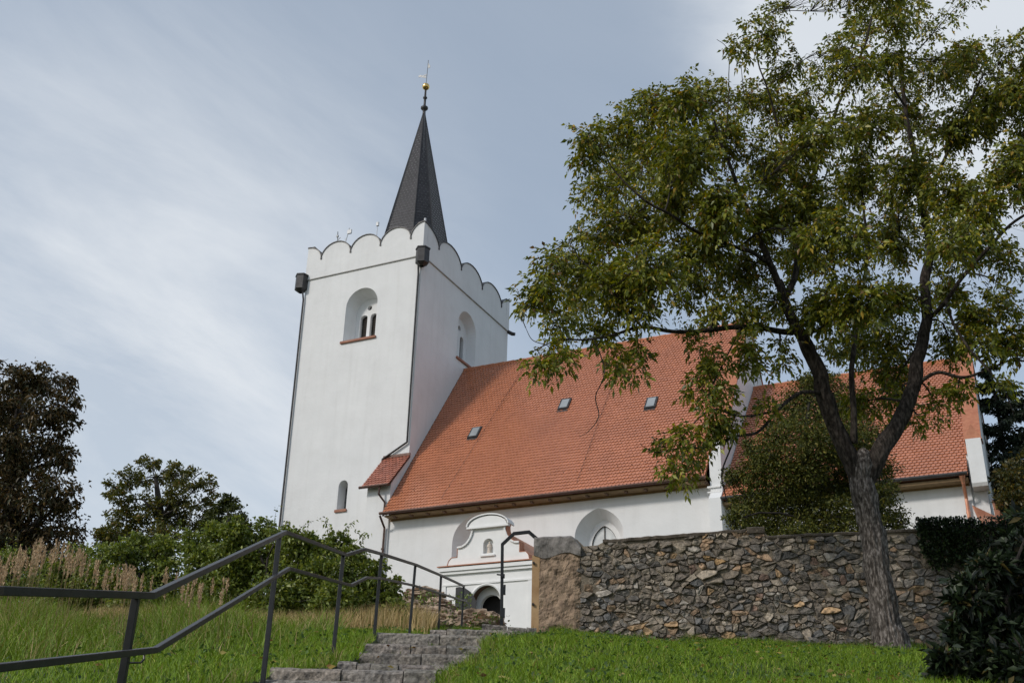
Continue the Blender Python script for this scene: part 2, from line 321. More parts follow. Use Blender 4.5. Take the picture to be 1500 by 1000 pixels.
def bell_window(plane, c, sill_box, zr, lz0, lz1, off, d0=0.93):
    w = MB(); w.box(*sill_box); win = w.build('window', 'sill_brick', church, OC, bevel=0.02)
    for o in (-off, off):
        l = MB()
        for i in range(15):
            z = lz0+0.04+i*(lz1-lz0)/15
            p = [plane(d0)(c+o-0.22, z), plane(d0)(c+o+0.22, z), plane(d0+.06)(c+o+0.22, z+0.10), plane(d0+.06)(c+o-0.22, z+0.10)]
            l.add(p, [(0, 1, 2, 3)])
        l.build('louvre', 'louvre', win, OC)
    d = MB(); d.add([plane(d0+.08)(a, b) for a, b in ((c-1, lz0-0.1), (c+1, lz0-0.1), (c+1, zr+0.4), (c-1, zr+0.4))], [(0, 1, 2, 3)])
    d.build('opening', 'dark', win, OC)  # flat dark panel in place of the unlit belfry behind the louvres
bell_window(SP, -3.52, (-4.62, -2.45, -0.10, 0.25, 24.72, 24.85), 26.98, 25.08, 26.6, 0.31)
bell_window(EP, 5.2, (-0.25, 0.10, 4.08, 6.30, 24.82, 24.95), 27.15, 25.18, 26.75, 0.33, 0.66)
w = MB(); w.box(-3.99, -3.31, -0.08, 0.2, 15.67, 15.8); win = w.build('window', 'sill_brick', church, OC, bevel=0.01)
w = MB(); w.panel(arch(-3.64, 0.255, 15.84, 16.96, 17.23), [], Sf(0.61)); w.build('pane', 'glass', win, OC)
# parapet with scallops
def lobes(centers_bounds, zv, zp, n=12):
    out = []
    for (a, b, kind) in centers_bounds:
        for i in range(n+1):
            t = i/n
            if kind == 'full': x = math.cos(math.pi*(1-t)); y = math.sqrt(max(0, 1-x*x)); s = a+(b-a)*(x+1)/2
            elif kind == 'lhalf': x = math.sin(math.pi/2*t); y = math.sqrt(max(0, 1-x*x)); s = a+(b-a)*x
            else: x = 1-math.cos(math.pi/2*t); y = math.sin(math.pi/2*t); s = a+(b-a)*(1-math.cos(math.pi/2*t))
            out.append((s, zv+(zp-zv)*y))
    return out
ov = 0.05; e0, e1 = -TW-ov, ov
Sl = [(e0, -6.43, 'lhalf'), (-6.43, -4.52, 'full'), (-4.52, -2.62, 'full'), (-2.62, -0.74, 'full'), (-0.74, e1, 'rhalf')]
El = [(-ov, 1.55, 'lhalf'), (1.55, 4.1, 'full'), (4.1, 6.65, 'full'), (6.65, 9.15, 'full'), (9.15, TD+ov, 'rhalf')]
ZV, ZP = 30.12, 31.0; TH = 0.38
sp = lobes(Sl, ZV, ZP); ep = lobes(El, ZV, ZP)
mb = MB()
mb.prism([(e0, ZC), (e1, ZC)] + sp[::-1], Sf(-ov), Sf(-ov+TH))
mb.prism([(-ov+TH, ZC), (TD+ov-TH, ZC)] + [q for q in ep[::-1] if -ov+TH < q[0] < TD+ov-TH], Ef(ov), Ef(ov-TH))
ep_first = [q for q in ep if q[0] <= -ov+TH+0.15]
mb.panel([(-ov, ZC), (-ov+TH, ZC), (-ov+TH, ZP*0+ep_first[-1][1])] + ep_first[::-1], [], Ef(ov+0.002))
mb.prism([(e0, ZC), (e1, ZC)] + sp[::-1], Sf(TD+ov-TH), Sf(TD+ov))
mb.prism([(-ov+TH, ZC), (TD+ov-TH, ZC)] + [q for q in ep[::-1] if -ov+TH < q[0] < TD+ov-TH], Ef(e0), Ef(e0+TH))
par = mb.build('parapet', 'plaster', church, OC)
mb = MB()
def strip(pts, plane, d0, d1, t=0.045):
    for i in range(len(pts)-1):
        a, b = pts[i], pts[i+1]
        if abs(a[0]-b[0])+abs(a[1]-b[1]) < 1e-4: continue
        nx_, nz_ = -(b[1]-a[1]), (b[0]-a[0]); l_ = math.hypot(nx_, nz_); nx_, nz_ = nx_/l_*t, nz_/l_*t
        P0, P1 = plane(d0), plane(d1)
        q = [P0(*a), P0(*b), P0(b[0]+nx_, b[1]+nz_), P0(a[0]+nx_, a[1]+nz_), P1(*a), P1(*b), P1(b[0]+nx_, b[1]+nz_), P1(a[0]+nx_, a[1]+nz_)]
        mb.add(q, [(0, 1, 2, 3), (4, 7, 6, 5), (0, 4, 5, 1), (3, 2, 6, 7), (0, 3, 7, 4), (1, 5, 6, 2)])
strip(sp, Sf, -ov-0.05, -ov+TH+0.03); strip(ep, Ef, ov+0.05, ov-TH-0.03); strip(sp, Sf, TD+ov-TH-0.03, TD+ov+0.05); strip(ep, Ef, e0-0.05, e0+TH+0.03)
mb.build('coping', 'lead', par, OC, fix=False)
mb = MB()   # cornice groove line and thin drip
mb.box(e0-0.02, e1+0.02, -ov-0.015, 0.0, ZC-0.025, ZC+0.02); mb.box(0.0, e1+0.015, -ov, TD+ov, ZC-0.025, ZC+0.02)
mb.build('cornice', 'groove', par, OC)
# tower roof deck + spire (chamfered octagon)
mb = MB(); mb.box(-TW+0.3, -0.3, 0.3, TD-0.3, 29.3, 29.45); mb.build('tower_roof', 'lead', church, OC)
SCX, SCY, ZB, ZA = -3.68, 5.05, 29.45, 42.5
def oct_ring(h, cham=0.62):
    a = h*cham/(cham+1.414)*1.414/1.414
    c = h - (2*h*cham/(2*cham*0.7071+1)*0.7071*0.5)*1.0
    c = h - h*cham/(1+cham*1.4142)*1.4142
    return [(c, -h), (h, -c), (h, c), (c, h), (-c, h), (-h, c), (-h, -c), (-c, -h)]
def hz(z): return 2.30*(ZA-z)/(ZA-ZB)+0.02
r0 = oct_ring(hz(ZB)); r1 = oct_ring(hz(ZA-0.05))
mb = MB(); mb.loft([(SCX+x*.985, SCY+y*.985, ZB) for x, y in r0], [(SCX+x*.985, SCY+y*.985, ZA-0.05) for x, y in r1]); spire = mb.build('spire', 'slate', church, OC)
# slates, real overlapping plates per facet
Vs, Fs, Cs = [], [], []
rows = 62
for k in range(8):
    A0 = np.array([SCX+r0[k][0], SCY+r0[k][1], ZB]); B0 = np.array([SCX+r0[(k+1) % 8][0], SCY+r0[(k+1) % 8][1], ZB])
    A1 = np.array([SCX+r1[k][0], SCY+r1[k][1], ZA-.05]); B1 = np.array([SCX+r1[(k+1) % 8][0], SCY+r1[(k+1) % 8][1], ZA-.05])
    nr = np.cross(B0-A0, A1-A0); nr /= np.linalg.norm(nr)
    if nr[:2] @ (A0[:2]+B0[:2]-2*np.array([SCX, SCY])) < 0: nr = -nr
    for r in range(rows):
        t0, t1 = r/rows, min(1, (r+1.25)/rows); wdt = np.linalg.norm(B0-A0)*(1-t0)+0.03
        nt_ = max(1, int(round(wdt/0.24))); sh = 0.5*(r % 2)
        for j in range(-1, nt_+1):
            s0, s1 = max(0, (j+sh)/nt_), min(1, (j+1+sh)/nt_)
            if s1-s0 < 0.02: continue
            def P(s, t, d): a = A0+(A1-A0)*t; b = B0+(B1-B0)*t; return a+(b-a)*s+nr*d
            sm = (s0+s1)/2; dy = 0.25/rows
            q = [P(s0, t0+dy, .03), P(sm, t0, .035), P(s1, t0+dy*0.6, .03), P(s1, t1, .004), P(s0, t1, .004)]
            o = len(Vs); Vs += q; Fs.append((o, o+1, o+2, o+3, o+4))
            c = 0.026*random.uniform(0.65, 1.45); Cs.append((c*1.05, c*1.0, c*1.08))
fastmesh('slates', Vs, Fs, Cs, 'slate', spire, OC)
mb = MB()
for k in range(8):
    mb.tube([(SCX+r0[k][0]*1.01, SCY+r0[k][1]*1.01, ZB), (SCX+r1[k][0], SCY+r1[k][1], ZA)], 0.035, 5)
mb.build('ridge', 'lead', spire, OC)
mb = MB(); mb.tube([(SCX+1.5*.97, SCY-1.5*.97-0.05, 31), (SCX+.07, SCY-.07, ZA)], 0.012, 4)
mb.tube([(SCX+0.35*1, SCY-0.35*1, 40), (SCX+.05, SCY-.05, ZA)], 0.01, 4); mb.build('lightning_cable', 'steel', spire, OC)
mb = MB(); mb.lathe([(0.10, 42.35), (0.09, 42.6), (0.16, 42.68), (0.23, 42.76), (0.23, 42.86), (0.12, 42.95), (0.075, 43.05), (0.07, 43.5), (0.13, 43.55), (0.13, 43.63), (0.07, 43.68), (0.055, 44.3), (0.0, 44.35)], (SCX, SCY), 12)
fin = mb.build('finial', 'lead', spire, OC, smooth=True)
mb = MB(); mb.lathe([(0.0, 44.22)]+[(0.235*math.sin(math.pi*i/14), 44.45-0.235*math.cos(math.pi*i/14)) for i in range(1, 14)]+[(0, 44.685)], (SCX, SCY), 18)
mb.build('gold_ball', 'gold', spire, OC, smooth=True)
mb = MB(); mb.tube([(SCX, SCY, 44.6), (SCX+.05, SCY, 46.5)], 0.022, 5)
mb.box(SCX-0.6, SCX+0.0, SCY-.012, SCY+.012, 45.35, 45.41)
mb.prism([(SCX-.62, 45.45), (SCX-.5, 45.52), (SCX-.05, 45.28), (SCX-.02, 45.12), (SCX-.3, 45.25)], Sf(SCY-.01), Sf(SCY+.01))
mb.prism([(SCX+.03, 45.9), (SCX+.2, 45.85), (SCX+.22, 46.0), (SCX+.05, 46.3)], Sf(SCY-.01), Sf(SCY+.01))
mb.build('weather_vane', 'steel', spire, OC)
# hoppers and downpipes on the tower
def hopper(u, v, z):
    h = MB(); ring = lambda r, zz: [(u+r*math.cos(math.pi/3*i+.3), v+r*math.sin(math.pi/3*i+.3), zz) for i in range(6)]
    h.loft(ring(0.36, z+.42), ring(0.36, z-.42)); h.loft(ring(0.40, z+.45), ring(0.40, z+.38))
    h.add(ring(0.40, z+.45), [tuple(range(6))]); h.add(ring(0.36, z-.42), [tuple(range(6))]); h.loft(ring(.40, z+.38), ring(.36, z+.38))
    h.loft(ring(0.36, z-.42), ring(0.12, z-.60)); return h.build('rain_hopper', 'lead', church, OC)
hopper(0.12, -0.16, 28.85); hopper(-TW-0.20, -0.12, 28.85)
mb = MB(); mb.tube([(0.0, TD+.0, 29.0), (0.25, TD+.1, 28.85), (0.42, TD+.15, 28.82)], [0.12, 0.12, 0.1], 8); mb.build('spout', 'lead', church, OC)
mb = MB(); mb.tube([(-0.10, -0.16, 28.4), (-0.10, -0.10, 27.9), (-0.10, -0.10, 18.75), (-1.42, -0.10, 18.05), (-1.42, -0.16, 17.6)], 0.052, 8); mb.build('downpipe', 'lead', church, OC)
mb = MB(); mb.tube([(-TW-.06, -0.16, 28.4), (-TW+.03, -0.10, 27.8), (-TW+.26, -0.10, 7.3)], 0.048, 8); mb.build('downpipe', 'lead', church, OC)
# little instruments on the parapet
mb = MB(); mb.tube([(-5.45, -.05, 31.0), (-5.5, -.05, 31.65)], 0.025, 5); mb.box(-5.54, -5.44, -.09, -.01, 31.3, 31.42); mb.tube([(-5.45, -.05, 31.1), (-5.28, -.05, 31.25)], .02, 5); mb.build('antenna', 'steel', par, OC)
mb = MB(); mb.tube([(-4.95, 0, 30.9), (-4.78, 0, 31.75)], 0.025, 5); mb.box(-4.88, -4.62, -.04, .04, 31.38, 31.62); mb.tube([(-4.95, 0, 30.95), (-5.0, 0, 31.15)], .02, 5); mb.build('antenna', 'antenna', par, OC)
mb = MB(); mb.tube([(-2.95, 0, 30.9), (-2.95, 0, 31.7)], 0.02, 5); mb.box(-3.02, -2.88, -.05, .05, 31.45, 31.68); mb.build('antenna', 'antenna', par, OC)
mb = MB(); mb.lathe([(0.06, 30.95), (0.06, 31.3), (0.0, 31.34)], (-0.04, 0.12), 8); mb.build('antenna', 'antenna', par, OC)
# buttress at the tower's south-east corner
mb = MB(); mb.prism([(-1.4, 7.2), (0, 7.2), (0, 18.1), (-1.4, 16.3)], Ef(-1.27), Ef(-0.004)); mb.build('buttress', 'plaster', church, OC)
# tile roofs as real overlapping beaver-tail tiles
def tiles(name, A, du, ds, n, length, slope, parent, mat='tile', w=0.165, gauge=0.212, base=(0.485, 0.18, 0.09), var=0.05):
    A, du, ds, n = [np.array(q, float) for q in (A, du, ds, n)]; rows = int(round(slope/gauge)); gauge = slope/rows; colsn = int(round(length/w)); w = length/colsn
    vs, fs, cs = [], [], []
    prof = [(0, 0.42), (0.16, 0.14), (0.5, 0.0), (0.84, 0.14), (1, 0.42)]
    for r in range(rows):
        sh = 0.5*(r % 2)
        for c in range(-1 if sh else 0, colsn):
            a = (c+sh)*w; g_ = 0.006
            x0, x1 = max(0, a+g_), min(length, a+w-g_)
            if x1-x0 < 0.02: continue
            lift = 0.042+random.uniform(-.004, .006); yj = random.uniform(-.006, .006)
            top = [A+du*(x0+(x1-x0)*p)+ds*((r+q*0.75)*gauge+yj)+n*lift for p, q in prof]
            bot = [A+du*(x0+(x1-x0)*p)+ds*((r+q*0.75)*gauge+yj)+n*(lift-.034) for p, q in prof]
            b1 = A+du*x1+ds*((r+1.3)*gauge)+n*.006; b0 = A+du*x0+ds*((r+1.3)*gauge)+n*.006
            o = len(vs); vs += top+[b1, b0]+bot
            k = 1+random.uniform(-var, var); rr = random.uniform(-.015, .02)
            col = (min(1, (base[0]+rr)*k), (base[1]+rr*.4)*k, (base[2]+rr*.3)*k)
            fs.append((o, o+1, o+2, o+3, o+4, o+5, o+6)); cs.append(col)
            for i in range(4): fs.append((o+7+i, o+8+i, o+1+i, o+i)); cs.append(tuple(q*.55 for q in col))  # edge faces darkened in colour to deepen the shadow line under each row
    m = MB(); m.v = [tuple(q) for q in vs]; m.f = fs; m.c = cs
    return m.build(name, mat, parent, OC, fix=False)
RV, RZ = 5.05, 24.5          # nave ridge
sv, sz = RV+1.9, RZ-14.8; sl = math.hypot(sv, sz); ds_n = (0, sv/sl, sz/sl); nn = (0, -sz/sl, sv/sl)
mb = MB()
mb.add([(0.0, -1.9, 14.8), (15.0, -1.9, 14.8), (15.0, RV, RZ), (0.0, RV, RZ), (15.0, 12.0, 14.8), (0.0, 12.0, 14.8), (0, -1.9, 14.68), (15.0, -1.9, 14.68), (15.0, RV, RZ-.14), (0, RV, RZ-.14)],
       [(0, 1, 2, 3), (3, 2, 4, 5), (6, 9, 8, 7), (0, 6, 7, 1), (0, 3, 9, 6)])
nroof = mb.build('nave_roof', 'coping_tile', church, OC, fix=False)
tiles('roof_tiles', (0.0, -1.92, 14.79), (1, 0, 0), ds_n, nn, 15.0, sl-0.05, nroof)
tiles('roof_tiles', (15.0, 12.02, 14.79), (-1, 0, 0), (0, -ds_n[1], ds_n[2]), (0, -nn[1], nn[2]), 15.0, sl-0.05, nroof, gauge=0.5, w=0.5)
mb = MB()
for i in range(50): a = i*0.3; mb.tube([(a, RV, RZ-.02+.012*(i % 2)), (a+.31, RV, RZ-.01+.012*(i % 2))], 0.11, 8)
mb.build('ridge', 'coping_tile', nroof, OC)
mb = MB()   # dark flashing / barge board along the verge
mb.prism([(-1.9, 14.62), (-1.9, 14.86), (RV, RZ+.06), (RV, RZ-.20)], Ef(-0.03), Ef(0.06)); mb.build('barge_board', 'rafter', nroof, OC)
mb = MB(); mb.tube([(-0.12, -2.0, 14.74), (15.0, -2.0, 14.74)], 0.07, 8)
gut = mb.build('gutter', 'dark_copper', church, OC)
mb = MB(); mb.tube([(-0.12, -1.95, 14.65), (-0.12, -1.5, 14.2), (-0.16, -1.47, 7.3)], 0.05, 8)
for z in (13.2, 11.6, 9.5): mb.tube([(-0.16, -1.47, z), (-0.16, -1.47, z+.08)], 0.07, 8)
mb.build('downpipe', 'dark_copper', church, OC)
mb = MB(); mb.box(0.06, 15.0, -1.86, -1.28, 14.60, 14.66); mb.box(0.06, 15.0, -1.33, -1.27, 14.52, 14.6); so = mb.build('soffit', 'soffit', church, OC)
for i in range(18):
    mb = MB(); a = 0.5+i*0.85; mb.box(a, a+.10, -1.84, -1.6, 14.53, 14.60); mb.build('rafter_end', 'rafter', so, OC)
# buttress roof
bl = math.hypot(1.75, 1.95); ds_b = (0, 1.75/bl, 1.95/bl); nb_ = (0, -1.95/bl, 1.75/bl)
mb = MB(); mb.prism([(-1.68, 16.12), (-1.68, 16.2), (0.0, 18.12), (0.0, 18.0)], Ef(-1.42), Ef(0.08)); br = mb.build('buttress_roof', 'dark_copper', church, OC)
tiles('roof_tiles', (-1.42, -1.70, 16.2), (1, 0, 0), ds_b, nb_, 1.5, bl, br, mat='brown_tile', w=0.19, gauge=0.2, base=(0.36, 0.13, 0.085), var=.2)
mb = MB(); mb.tube([(-1.5, -1.76, 16.16), (0.08, -1.76, 16.16)], 0.07, 8); mb.build('gutter', 'dark_copper', br, OC)
mb = MB(); mb.box(-1.42, 0.08, -.06, 0, 18.1, 18.22); mb.build('flashing', 'dark_copper', br, OC)
mb = MB(); mb.tube([(-0.42, -1.7, 16.1), (-0.42, -1.72, 15.75), (-0.2, -1.5, 15.4), (-0.2, -1.5, 14.9)], 0.05, 8); mb.build('downpipe', 'dark_copper', church, OC)
# nave wall with two deep niches
nA = arch(4.62, 1.3, 10.9, 13.25, 14.46); nB = arch(10.22, 1.08, 11.0, 13.0, 14.15, pointed=.18)
NV = lambda d: Sf(-1.3+d)
mb = MB(); mb.panel([(0.004, ZG), (15.0, ZG), (15.0, 14.62), (0.004, 14.62)], [nA, nB], NV(0))
wA = arch(4.65, .62, 11.2, 12.9, 13.6, pointed=.2); wB = arch(10.22, .56, 11.3, 12.75, 13.55, pointed=.25)
niche(mb, NV, 0.62, nA, arch(4.65, .95, 11.1, 13.1, 14.05), [wA], .12)
niche(mb, NV, 0.62, nB, arch(10.22, .72, 11.2, 12.85, 13.78, pointed=.22), [wB], .12)
mb.add([(0.004, -1.3, ZG), (0.004, 12, ZG), (0.004, 12, 14.62), (0.004, -1.3, 14.62), (15, 11.4, ZG), (0, 11.4, ZG), (0, 11.4, 14.7), (15, 11.4, 14.7)], [(4, 5, 6, 7)])
mb.build('nave_wall', 'plaster', church, OC)
for cpos, wp in ((4.65, wA), (10.22, wB)):
    w = MB(); w.panel(wp, [], NV(.70)); win = w.build('window', 'pale_glass', church, OC)
    w = MB(); hw = .62 if cpos < 5 else .56; zt = 13.55
    w.box(cpos-.018, cpos+.018, -1.3+.66, -1.3+.69, 11.25, zt)
    for z in (11.9, 12.6): w.box(cpos-hw+.01, cpos+hw-.01, -1.3+.665, -1.3+.685, z-.018, z+.018)
    rp = wp[2:]
    w.tube([(a, -1.3+.65, b) for a, b in [wp[1]]+rp+[wp[0]]], 0.022, 4); w.build('glazing_bar', 'louvre', win, OC)
# skylights lying in the roof
for (u0, v0) in ((2.85, 1.30), (7.22, 2.10), (11.72, 1.53)):
    s = (v0+1.9)/sv*sl; A = np.array([u0, -1.9, 14.8])+np.array(ds_n)*s; U_ = np.array([1., 0, 0]); D_ = np.array(ds_n); N_ = np.array(nn)
    def rb(m, x0, x1, y0, y1, z0, z1):
        m.add([A+U_*x+D_*y+N_*z for z in (z0, z1) for x, y in ((x0, y0), (x1, y0), (x1, y1), (x0, y1))], [(0, 3, 2, 1), (4, 5, 6, 7), (0, 1, 5, 4), (1, 2, 6, 5), (2, 3, 7, 6), (3, 0, 4, 7)])
    m = MB(); rb(m, -.27, .27, -.42, .42, 0, .10); rb(m, -.27, .27, -.60, -.42, .02, .05); fr = m.build('skylight', 'lead', church, OC)
    m = MB(); rb(m, -.19, .19, -.34, .34, .102, .115); m.build('pane', 'skyglass', fr, OC)
for i in range(24):
    mb = MB(); s = 1.35+0.02*(i % 2); a = 0.5+i*0.62
    q = np.array([a, -1.9, 14.8])+np.array(ds_n)*s; mb.tube([q+np.array(nn)*.03, q+np.array(nn)*.12-np.array(ds_n)*.05], 0.014, 4); mb.build('snow_hook', 'dark_copper', nroof, OC)
mb = MB()
for a0, a1 in ((2.9, 3.9), (9.4, 9.4)):
    P_ = [np.array([a0+(a1-a0)*t, -1.9, 14.8])+np.array(ds_n)*(0.5+(sl-1)*t)+np.array(nn)*.10 for t in np.linspace(0, 1, 14)]
    mb.tube(P_, 0.009, 4)
    for p in P_: mb.tube([p, p-np.array(nn)*.08], 0.016, 4)
mb.build('lightning_cable', 'dark_copper', nroof, OC)
# gable wall between nave and choir
def gable(u0, u1, v0, zlow, ridge, slopez, name):
    pts = [(v0, ZG), (2*RV-v0, ZG), (2*RV-v0, zlow), (RV, ridge), (v0, zlow)]
    m = MB(); m.prism(pts, Ef(u0), Ef(u1)); o = m.build(name, 'plaster', church, OC)
    dv, dz = RV-v0, ridge-zlow; l = math.hypot(dv, dz); nv, nz_ = -dz/l, dv/l
    m = MB(); t = .07
    m.prism([(v0, zlow), (RV, ridge), (RV, ridge+t*1.6), (v0+nv*t-.08, zlow+nz_*t-.08)], Ef(u0-.02), Ef(u1+.05))
    m.prism([(2*RV-v0, zlow), (RV, ridge), (RV, ridge+t*1.6), (2*RV-v0-nv*t+.08, zlow+nz_*t-.08)], Ef(u0-.02), Ef(u1+.05))
    m.build('coping', 'coping_tile', o, OC); return o
def roofz(v): return 14.8+(v+1.9)*sz/sv
g1 = gable(15.0, 15.58, -1.2, roofz(-1.2)+.18, roofz(RV)+.18, 0, 'gable_wall')
def choirz(v): return 13.87+(v+1.9)*1.033
g2 = gable(24.62, 25.15, -1.2, choirz(-1.2)+.18, choirz(RV)+.18, 0, 'gable_wall')
def pier(u0, u1, ztop, zsh):
    m = MB(); m.prism([(-2.05, 7.2), (-1.2, 7.2), (-1.2, ztop), (-1.72, ztop), (-1.72, zsh), (-2.05, zsh-.35)] if u0 < 20 else [(-1.2, zsh-.12), (-1.2, ztop), (-1.92, ztop), (-1.92, zsh), (-1.85, zsh-.12)], Ef(u0), Ef(u1))
    p = m.build('pier', 'plaster', church, OC)
    m = MB(); um = (u0+u1)/2
    m.prism([(u0-.05, ztop), (u1+.05, ztop), (um, ztop+.62)], Sf(-1.78), Sf(-1.1)); m.build('pier_cap', 'coping_tile', p, OC); return p
pier(15.14, 15.62, 16.35, 14.2); pier(24.70, 25.22, 15.1, 13.45)
mb = MB(); mb.box(15.02, 15.56, -1.78, -1.25, 14.35, 14.42); mb.box(15.02, 15.56, -1.78, -1.25, 14.15, 14.2); mb.build('string_course', 'trim', church, OC)
# low battered buttress with copper roof at the east end
mb = MB(); mb.add([(24.60, -1.43, 12.72), (24.98, -2.6, 11.2), (25.28, -1.88, 12.12), (25.22, -1.0, 13.0), (25.62, -2.88, 11.05), (24.98, -2.6, 7.2), (25.62, -2.88, 7.2), (24.60, -1.3, 12.6), (24.60, -1.3, 7.2), (25.2, -1.3, 7.2), (25.62, -1.3, 7.2), (25.2, -1.0, 12.9)],
                  [(0, 1, 2), (2, 1, 4), (1, 5, 6, 4), (0, 8, 5, 1), (4, 6, 10, 3), (3, 4, 2)]); mb.build('buttress', 'plaster', church, OC)
mb = MB()
for q in ([(24.58, -1.45, 12.78), (25.29, -1.9, 12.20), (25.22, -2.95, 11.1), (24.96, -2.62, 11.2)], [(25.23, -.98, 13.1), (25.70, -2.4, 11.70), (25.70, -2.95, 11.08), (25.2, -2.95, 11.12), (25.29, -1.9, 12.18)]):
    n_ = len(q); mb.add(q+[(a, b+.01, c-.05) for a, b, c in q], [tuple(range(n_)), tuple(n_+k for k in range(n_-1, -1, -1))]+[(k, (k+1) % n_, n_+(k+1) % n_, n_+k) for k in range(n_)])
mb.build('buttress_roof', 'copper', church, OC)
# choir
CRV, CRZ = RV, choirz(RV); cv, cz = RV+1.9, CRZ-13.87; cl = math.hypot(cv, cz); ds_c = (0, cv/cl, cz/cl); nc = (0, -cz/cl, cv/cl)
mb = MB(); mb.add([(15.6, -1.9, 13.87), (24.62, -1.9, 13.87), (24.62, RV, CRZ), (15.6, RV, CRZ), (24.62, 12, 13.87), (15.6, 12, 13.87), (15.6, -1.9, 13.75), (24.62, -1.9, 13.75)], [(0, 1, 2, 3), (3, 2, 4, 5), (0, 6, 7, 1)])
croof = mb.build('choir_roof', 'coping_tile', church, OC, fix=False)
tiles('roof_tiles', (15.6, -1.92, 13.86), (1, 0, 0), ds_c, nc, 9.02, cl-.05, croof)
mb = MB()
for i in range(30): a = 15.6+i*0.3; mb.tube([(a, RV, CRZ+.012*(i % 2)), (a+.31, RV, CRZ+.01+.012*(i % 2))], 0.11, 8)
mb.build('ridge', 'coping_tile', croof, OC)
mb = MB(); mb.panel([(15.58, ZG), (24.62, ZG), (24.62, 13.66), (15.58, 13.66)], [arch(19.5, .8, 9.5, 12.0, 12.8)], NV(0))
niche(mb, NV, .5, arch(19.5, .8, 9.5, 12.0, 12.8), arch(19.5, .6, 9.6, 11.9, 12.6)); mb.build('choir_wall', 'plaster', church, OC)
mb = MB(); mb.panel(arch(19.5, .45, 9.8, 11.8, 12.4), [], NV(.49)); mb.build('window', 'glass', church, OC)
mb = MB(); mb.box(15.6, 24.6, -1.86, -1.28, 13.60, 13.70); mb.box(15.6, 24.6, -1.33, -1.27, 13.54, 13.6); mb.build('soffit', 'soffit', church, OC)
mb = MB(); mb.tube([(15.6, -2.0, 13.82), (24.6, -2.0, 13.82)], 0.07, 8); mb.build('gutter', 'lead', church, OC)
mb = MB(); mb.tube([(24.42, -1.98, 13.75), (24.42, -1.9, 13.5)], [.11, .06], 8); mb.tube([(24.42, -1.92, 13.5), (24.42, -1.45, 13.05), (24.42, -1.42, 7.3)], 0.06, 8)
for z in (12.5, 11.6, 10.7): mb.tube([(24.42, -1.42, z), (24.42, -1.42, z+.06)], 0.075, 8)
mb.build('downpipe', 'copper', church, OC)
# porch
PV = -5.0; PF = lambda d: Sf(PV+d); pc = 7.0
porch = None
mb = MB()
door = arch(pc, .67, 7.4, 9.8, 10.46)
mb.panel([(5.05, ZG), (8.95, ZG), (8.95, 11.2), (5.05, 11.2)], [door], PF(0))
mb.loft([PF(0)(a, b) for a, b in door], [PF(.45)(a, b) for a, b in door])
mb.add([(5.05, PV, ZG), (5.05, -1.31, ZG), (5.05, -1.31, 11.2), (5.05, PV, 11.2), (8.95, PV, ZG), (8.95, -1.31, ZG), (8.95, -1.31, 11.2), (8.95, PV, 11.2)], [(0, 1, 2, 3), (4, 7, 6, 5)])
half = [(1.80, 11.28), (1.74, 11.5), (1.62, 11.62), (1.36, 11.62), (1.36, 12.04), (1.15, 12.06), (.98, 12.16), (.84, 12.34), (.76, 12.55), (.74, 12.74)]
capp = [(.80*math.cos(math.pi*i/12), 12.76+.40*math.sin(math.pi*i/12)) for i in range(13)]
ped = [(pc+a, b) for a, b in half]+[(pc+a, b) for a, b in capp[1:-1]]+[(pc-a, b) for a, b in half[::-1]]
nichep = arch(pc, .22, 11.68, 12.05, 12.27)
mb.prism([(5.15, 11.2), (8.85, 11.2), (8.85, 11.285), (5.15, 11.285)], PF(.02), PF(.36))
mb.panel(ped, [nichep], PF(.02)); mb.panel(ped, [], PF(.36)); mb.loft([PF(.02)(a, b) for a, b in ped], [PF(.36)(a, b) for a, b in ped])
mb.loft([PF(.02)(a, b) for a, b in nichep], [PF(.22)(a, b) for a, b in nichep]); mb.panel(nichep, [], PF(.22))
porch = mb.build('porch', 'trim', church, OC)
mb = MB(); s_ = MB()
mb.box(4.85, 9.15, PV-.20, PV+.3, 11.235, 11.265); mb.add([(4.85, PV-.20, 11.268), (9.15, PV-.20, 11.268), (9.15, PV+.02, 11.33), (4.85, PV+.02, 11.33)], [(0, 1, 2, 3)])
pr = [(5.05, 11.25), (8.95, 11.25), (8.2, 12.0), (7.5, 12.62), (6.5, 12.62), (5.8, 12.0)]
mb.prism(pr, PF(.36), Sf(-1.31))
def thick(ol, mbx, d0, d1, t):
    for i in range(len(ol)-1):
        a, b = ol[i], ol[i+1]; nx_, nz_ = (b[1]-a[1]), -(b[0]-a[0]); l_ = math.hypot(nx_, nz_)
        if l_ < 1e-4: continue
        nx_, nz_ = nx_/l_*t, nz_/l_*t; P0, P1 = PF(d0), PF(d1)
        q = [P0(*a), P0(*b), P0(b[0]+nx_, b[1]+nz_), P0(a[0]+nx_, a[1]+nz_), P1(*a), P1(*b), P1(b[0]+nx_, b[1]+nz_), P1(a[0]+nx_, a[1]+nz_)]
        mbx.add(q, [(0, 1, 2, 3), (4, 7, 6, 5), (0, 4, 5, 1), (3, 2, 6, 7), (0, 3, 7, 4), (1, 5, 6, 2)])
thick(ped, mb, .0, .42, .02)
mb.build('porch_roof', 'coping_tile', porch, OC)
mb = MB()   # raised mouldings in white
mb.box(4.93, 9.07, PV-.16, PV-.002, 11.06, 11.20); mb.box(4.98, 9.02, PV-.10, PV-.002, 10.94, 11.05); mb.box(5.0, 9.0, PV-.05, PV-.002, 10.5, 10.57)
mb.box(8.78, 8.99, PV-.04, PV-.003, 7.3, 10.49); mb.box(5.01, 5.22, PV-.04, PV-.003, 7.3, 10.49)
thick([(pc+a, b) for a, b in half[4:]], mb, -.055, .018, -.07); thick([(pc-a, b) for a, b in half[4:][::-1]], mb, -.055, .018, -.07)
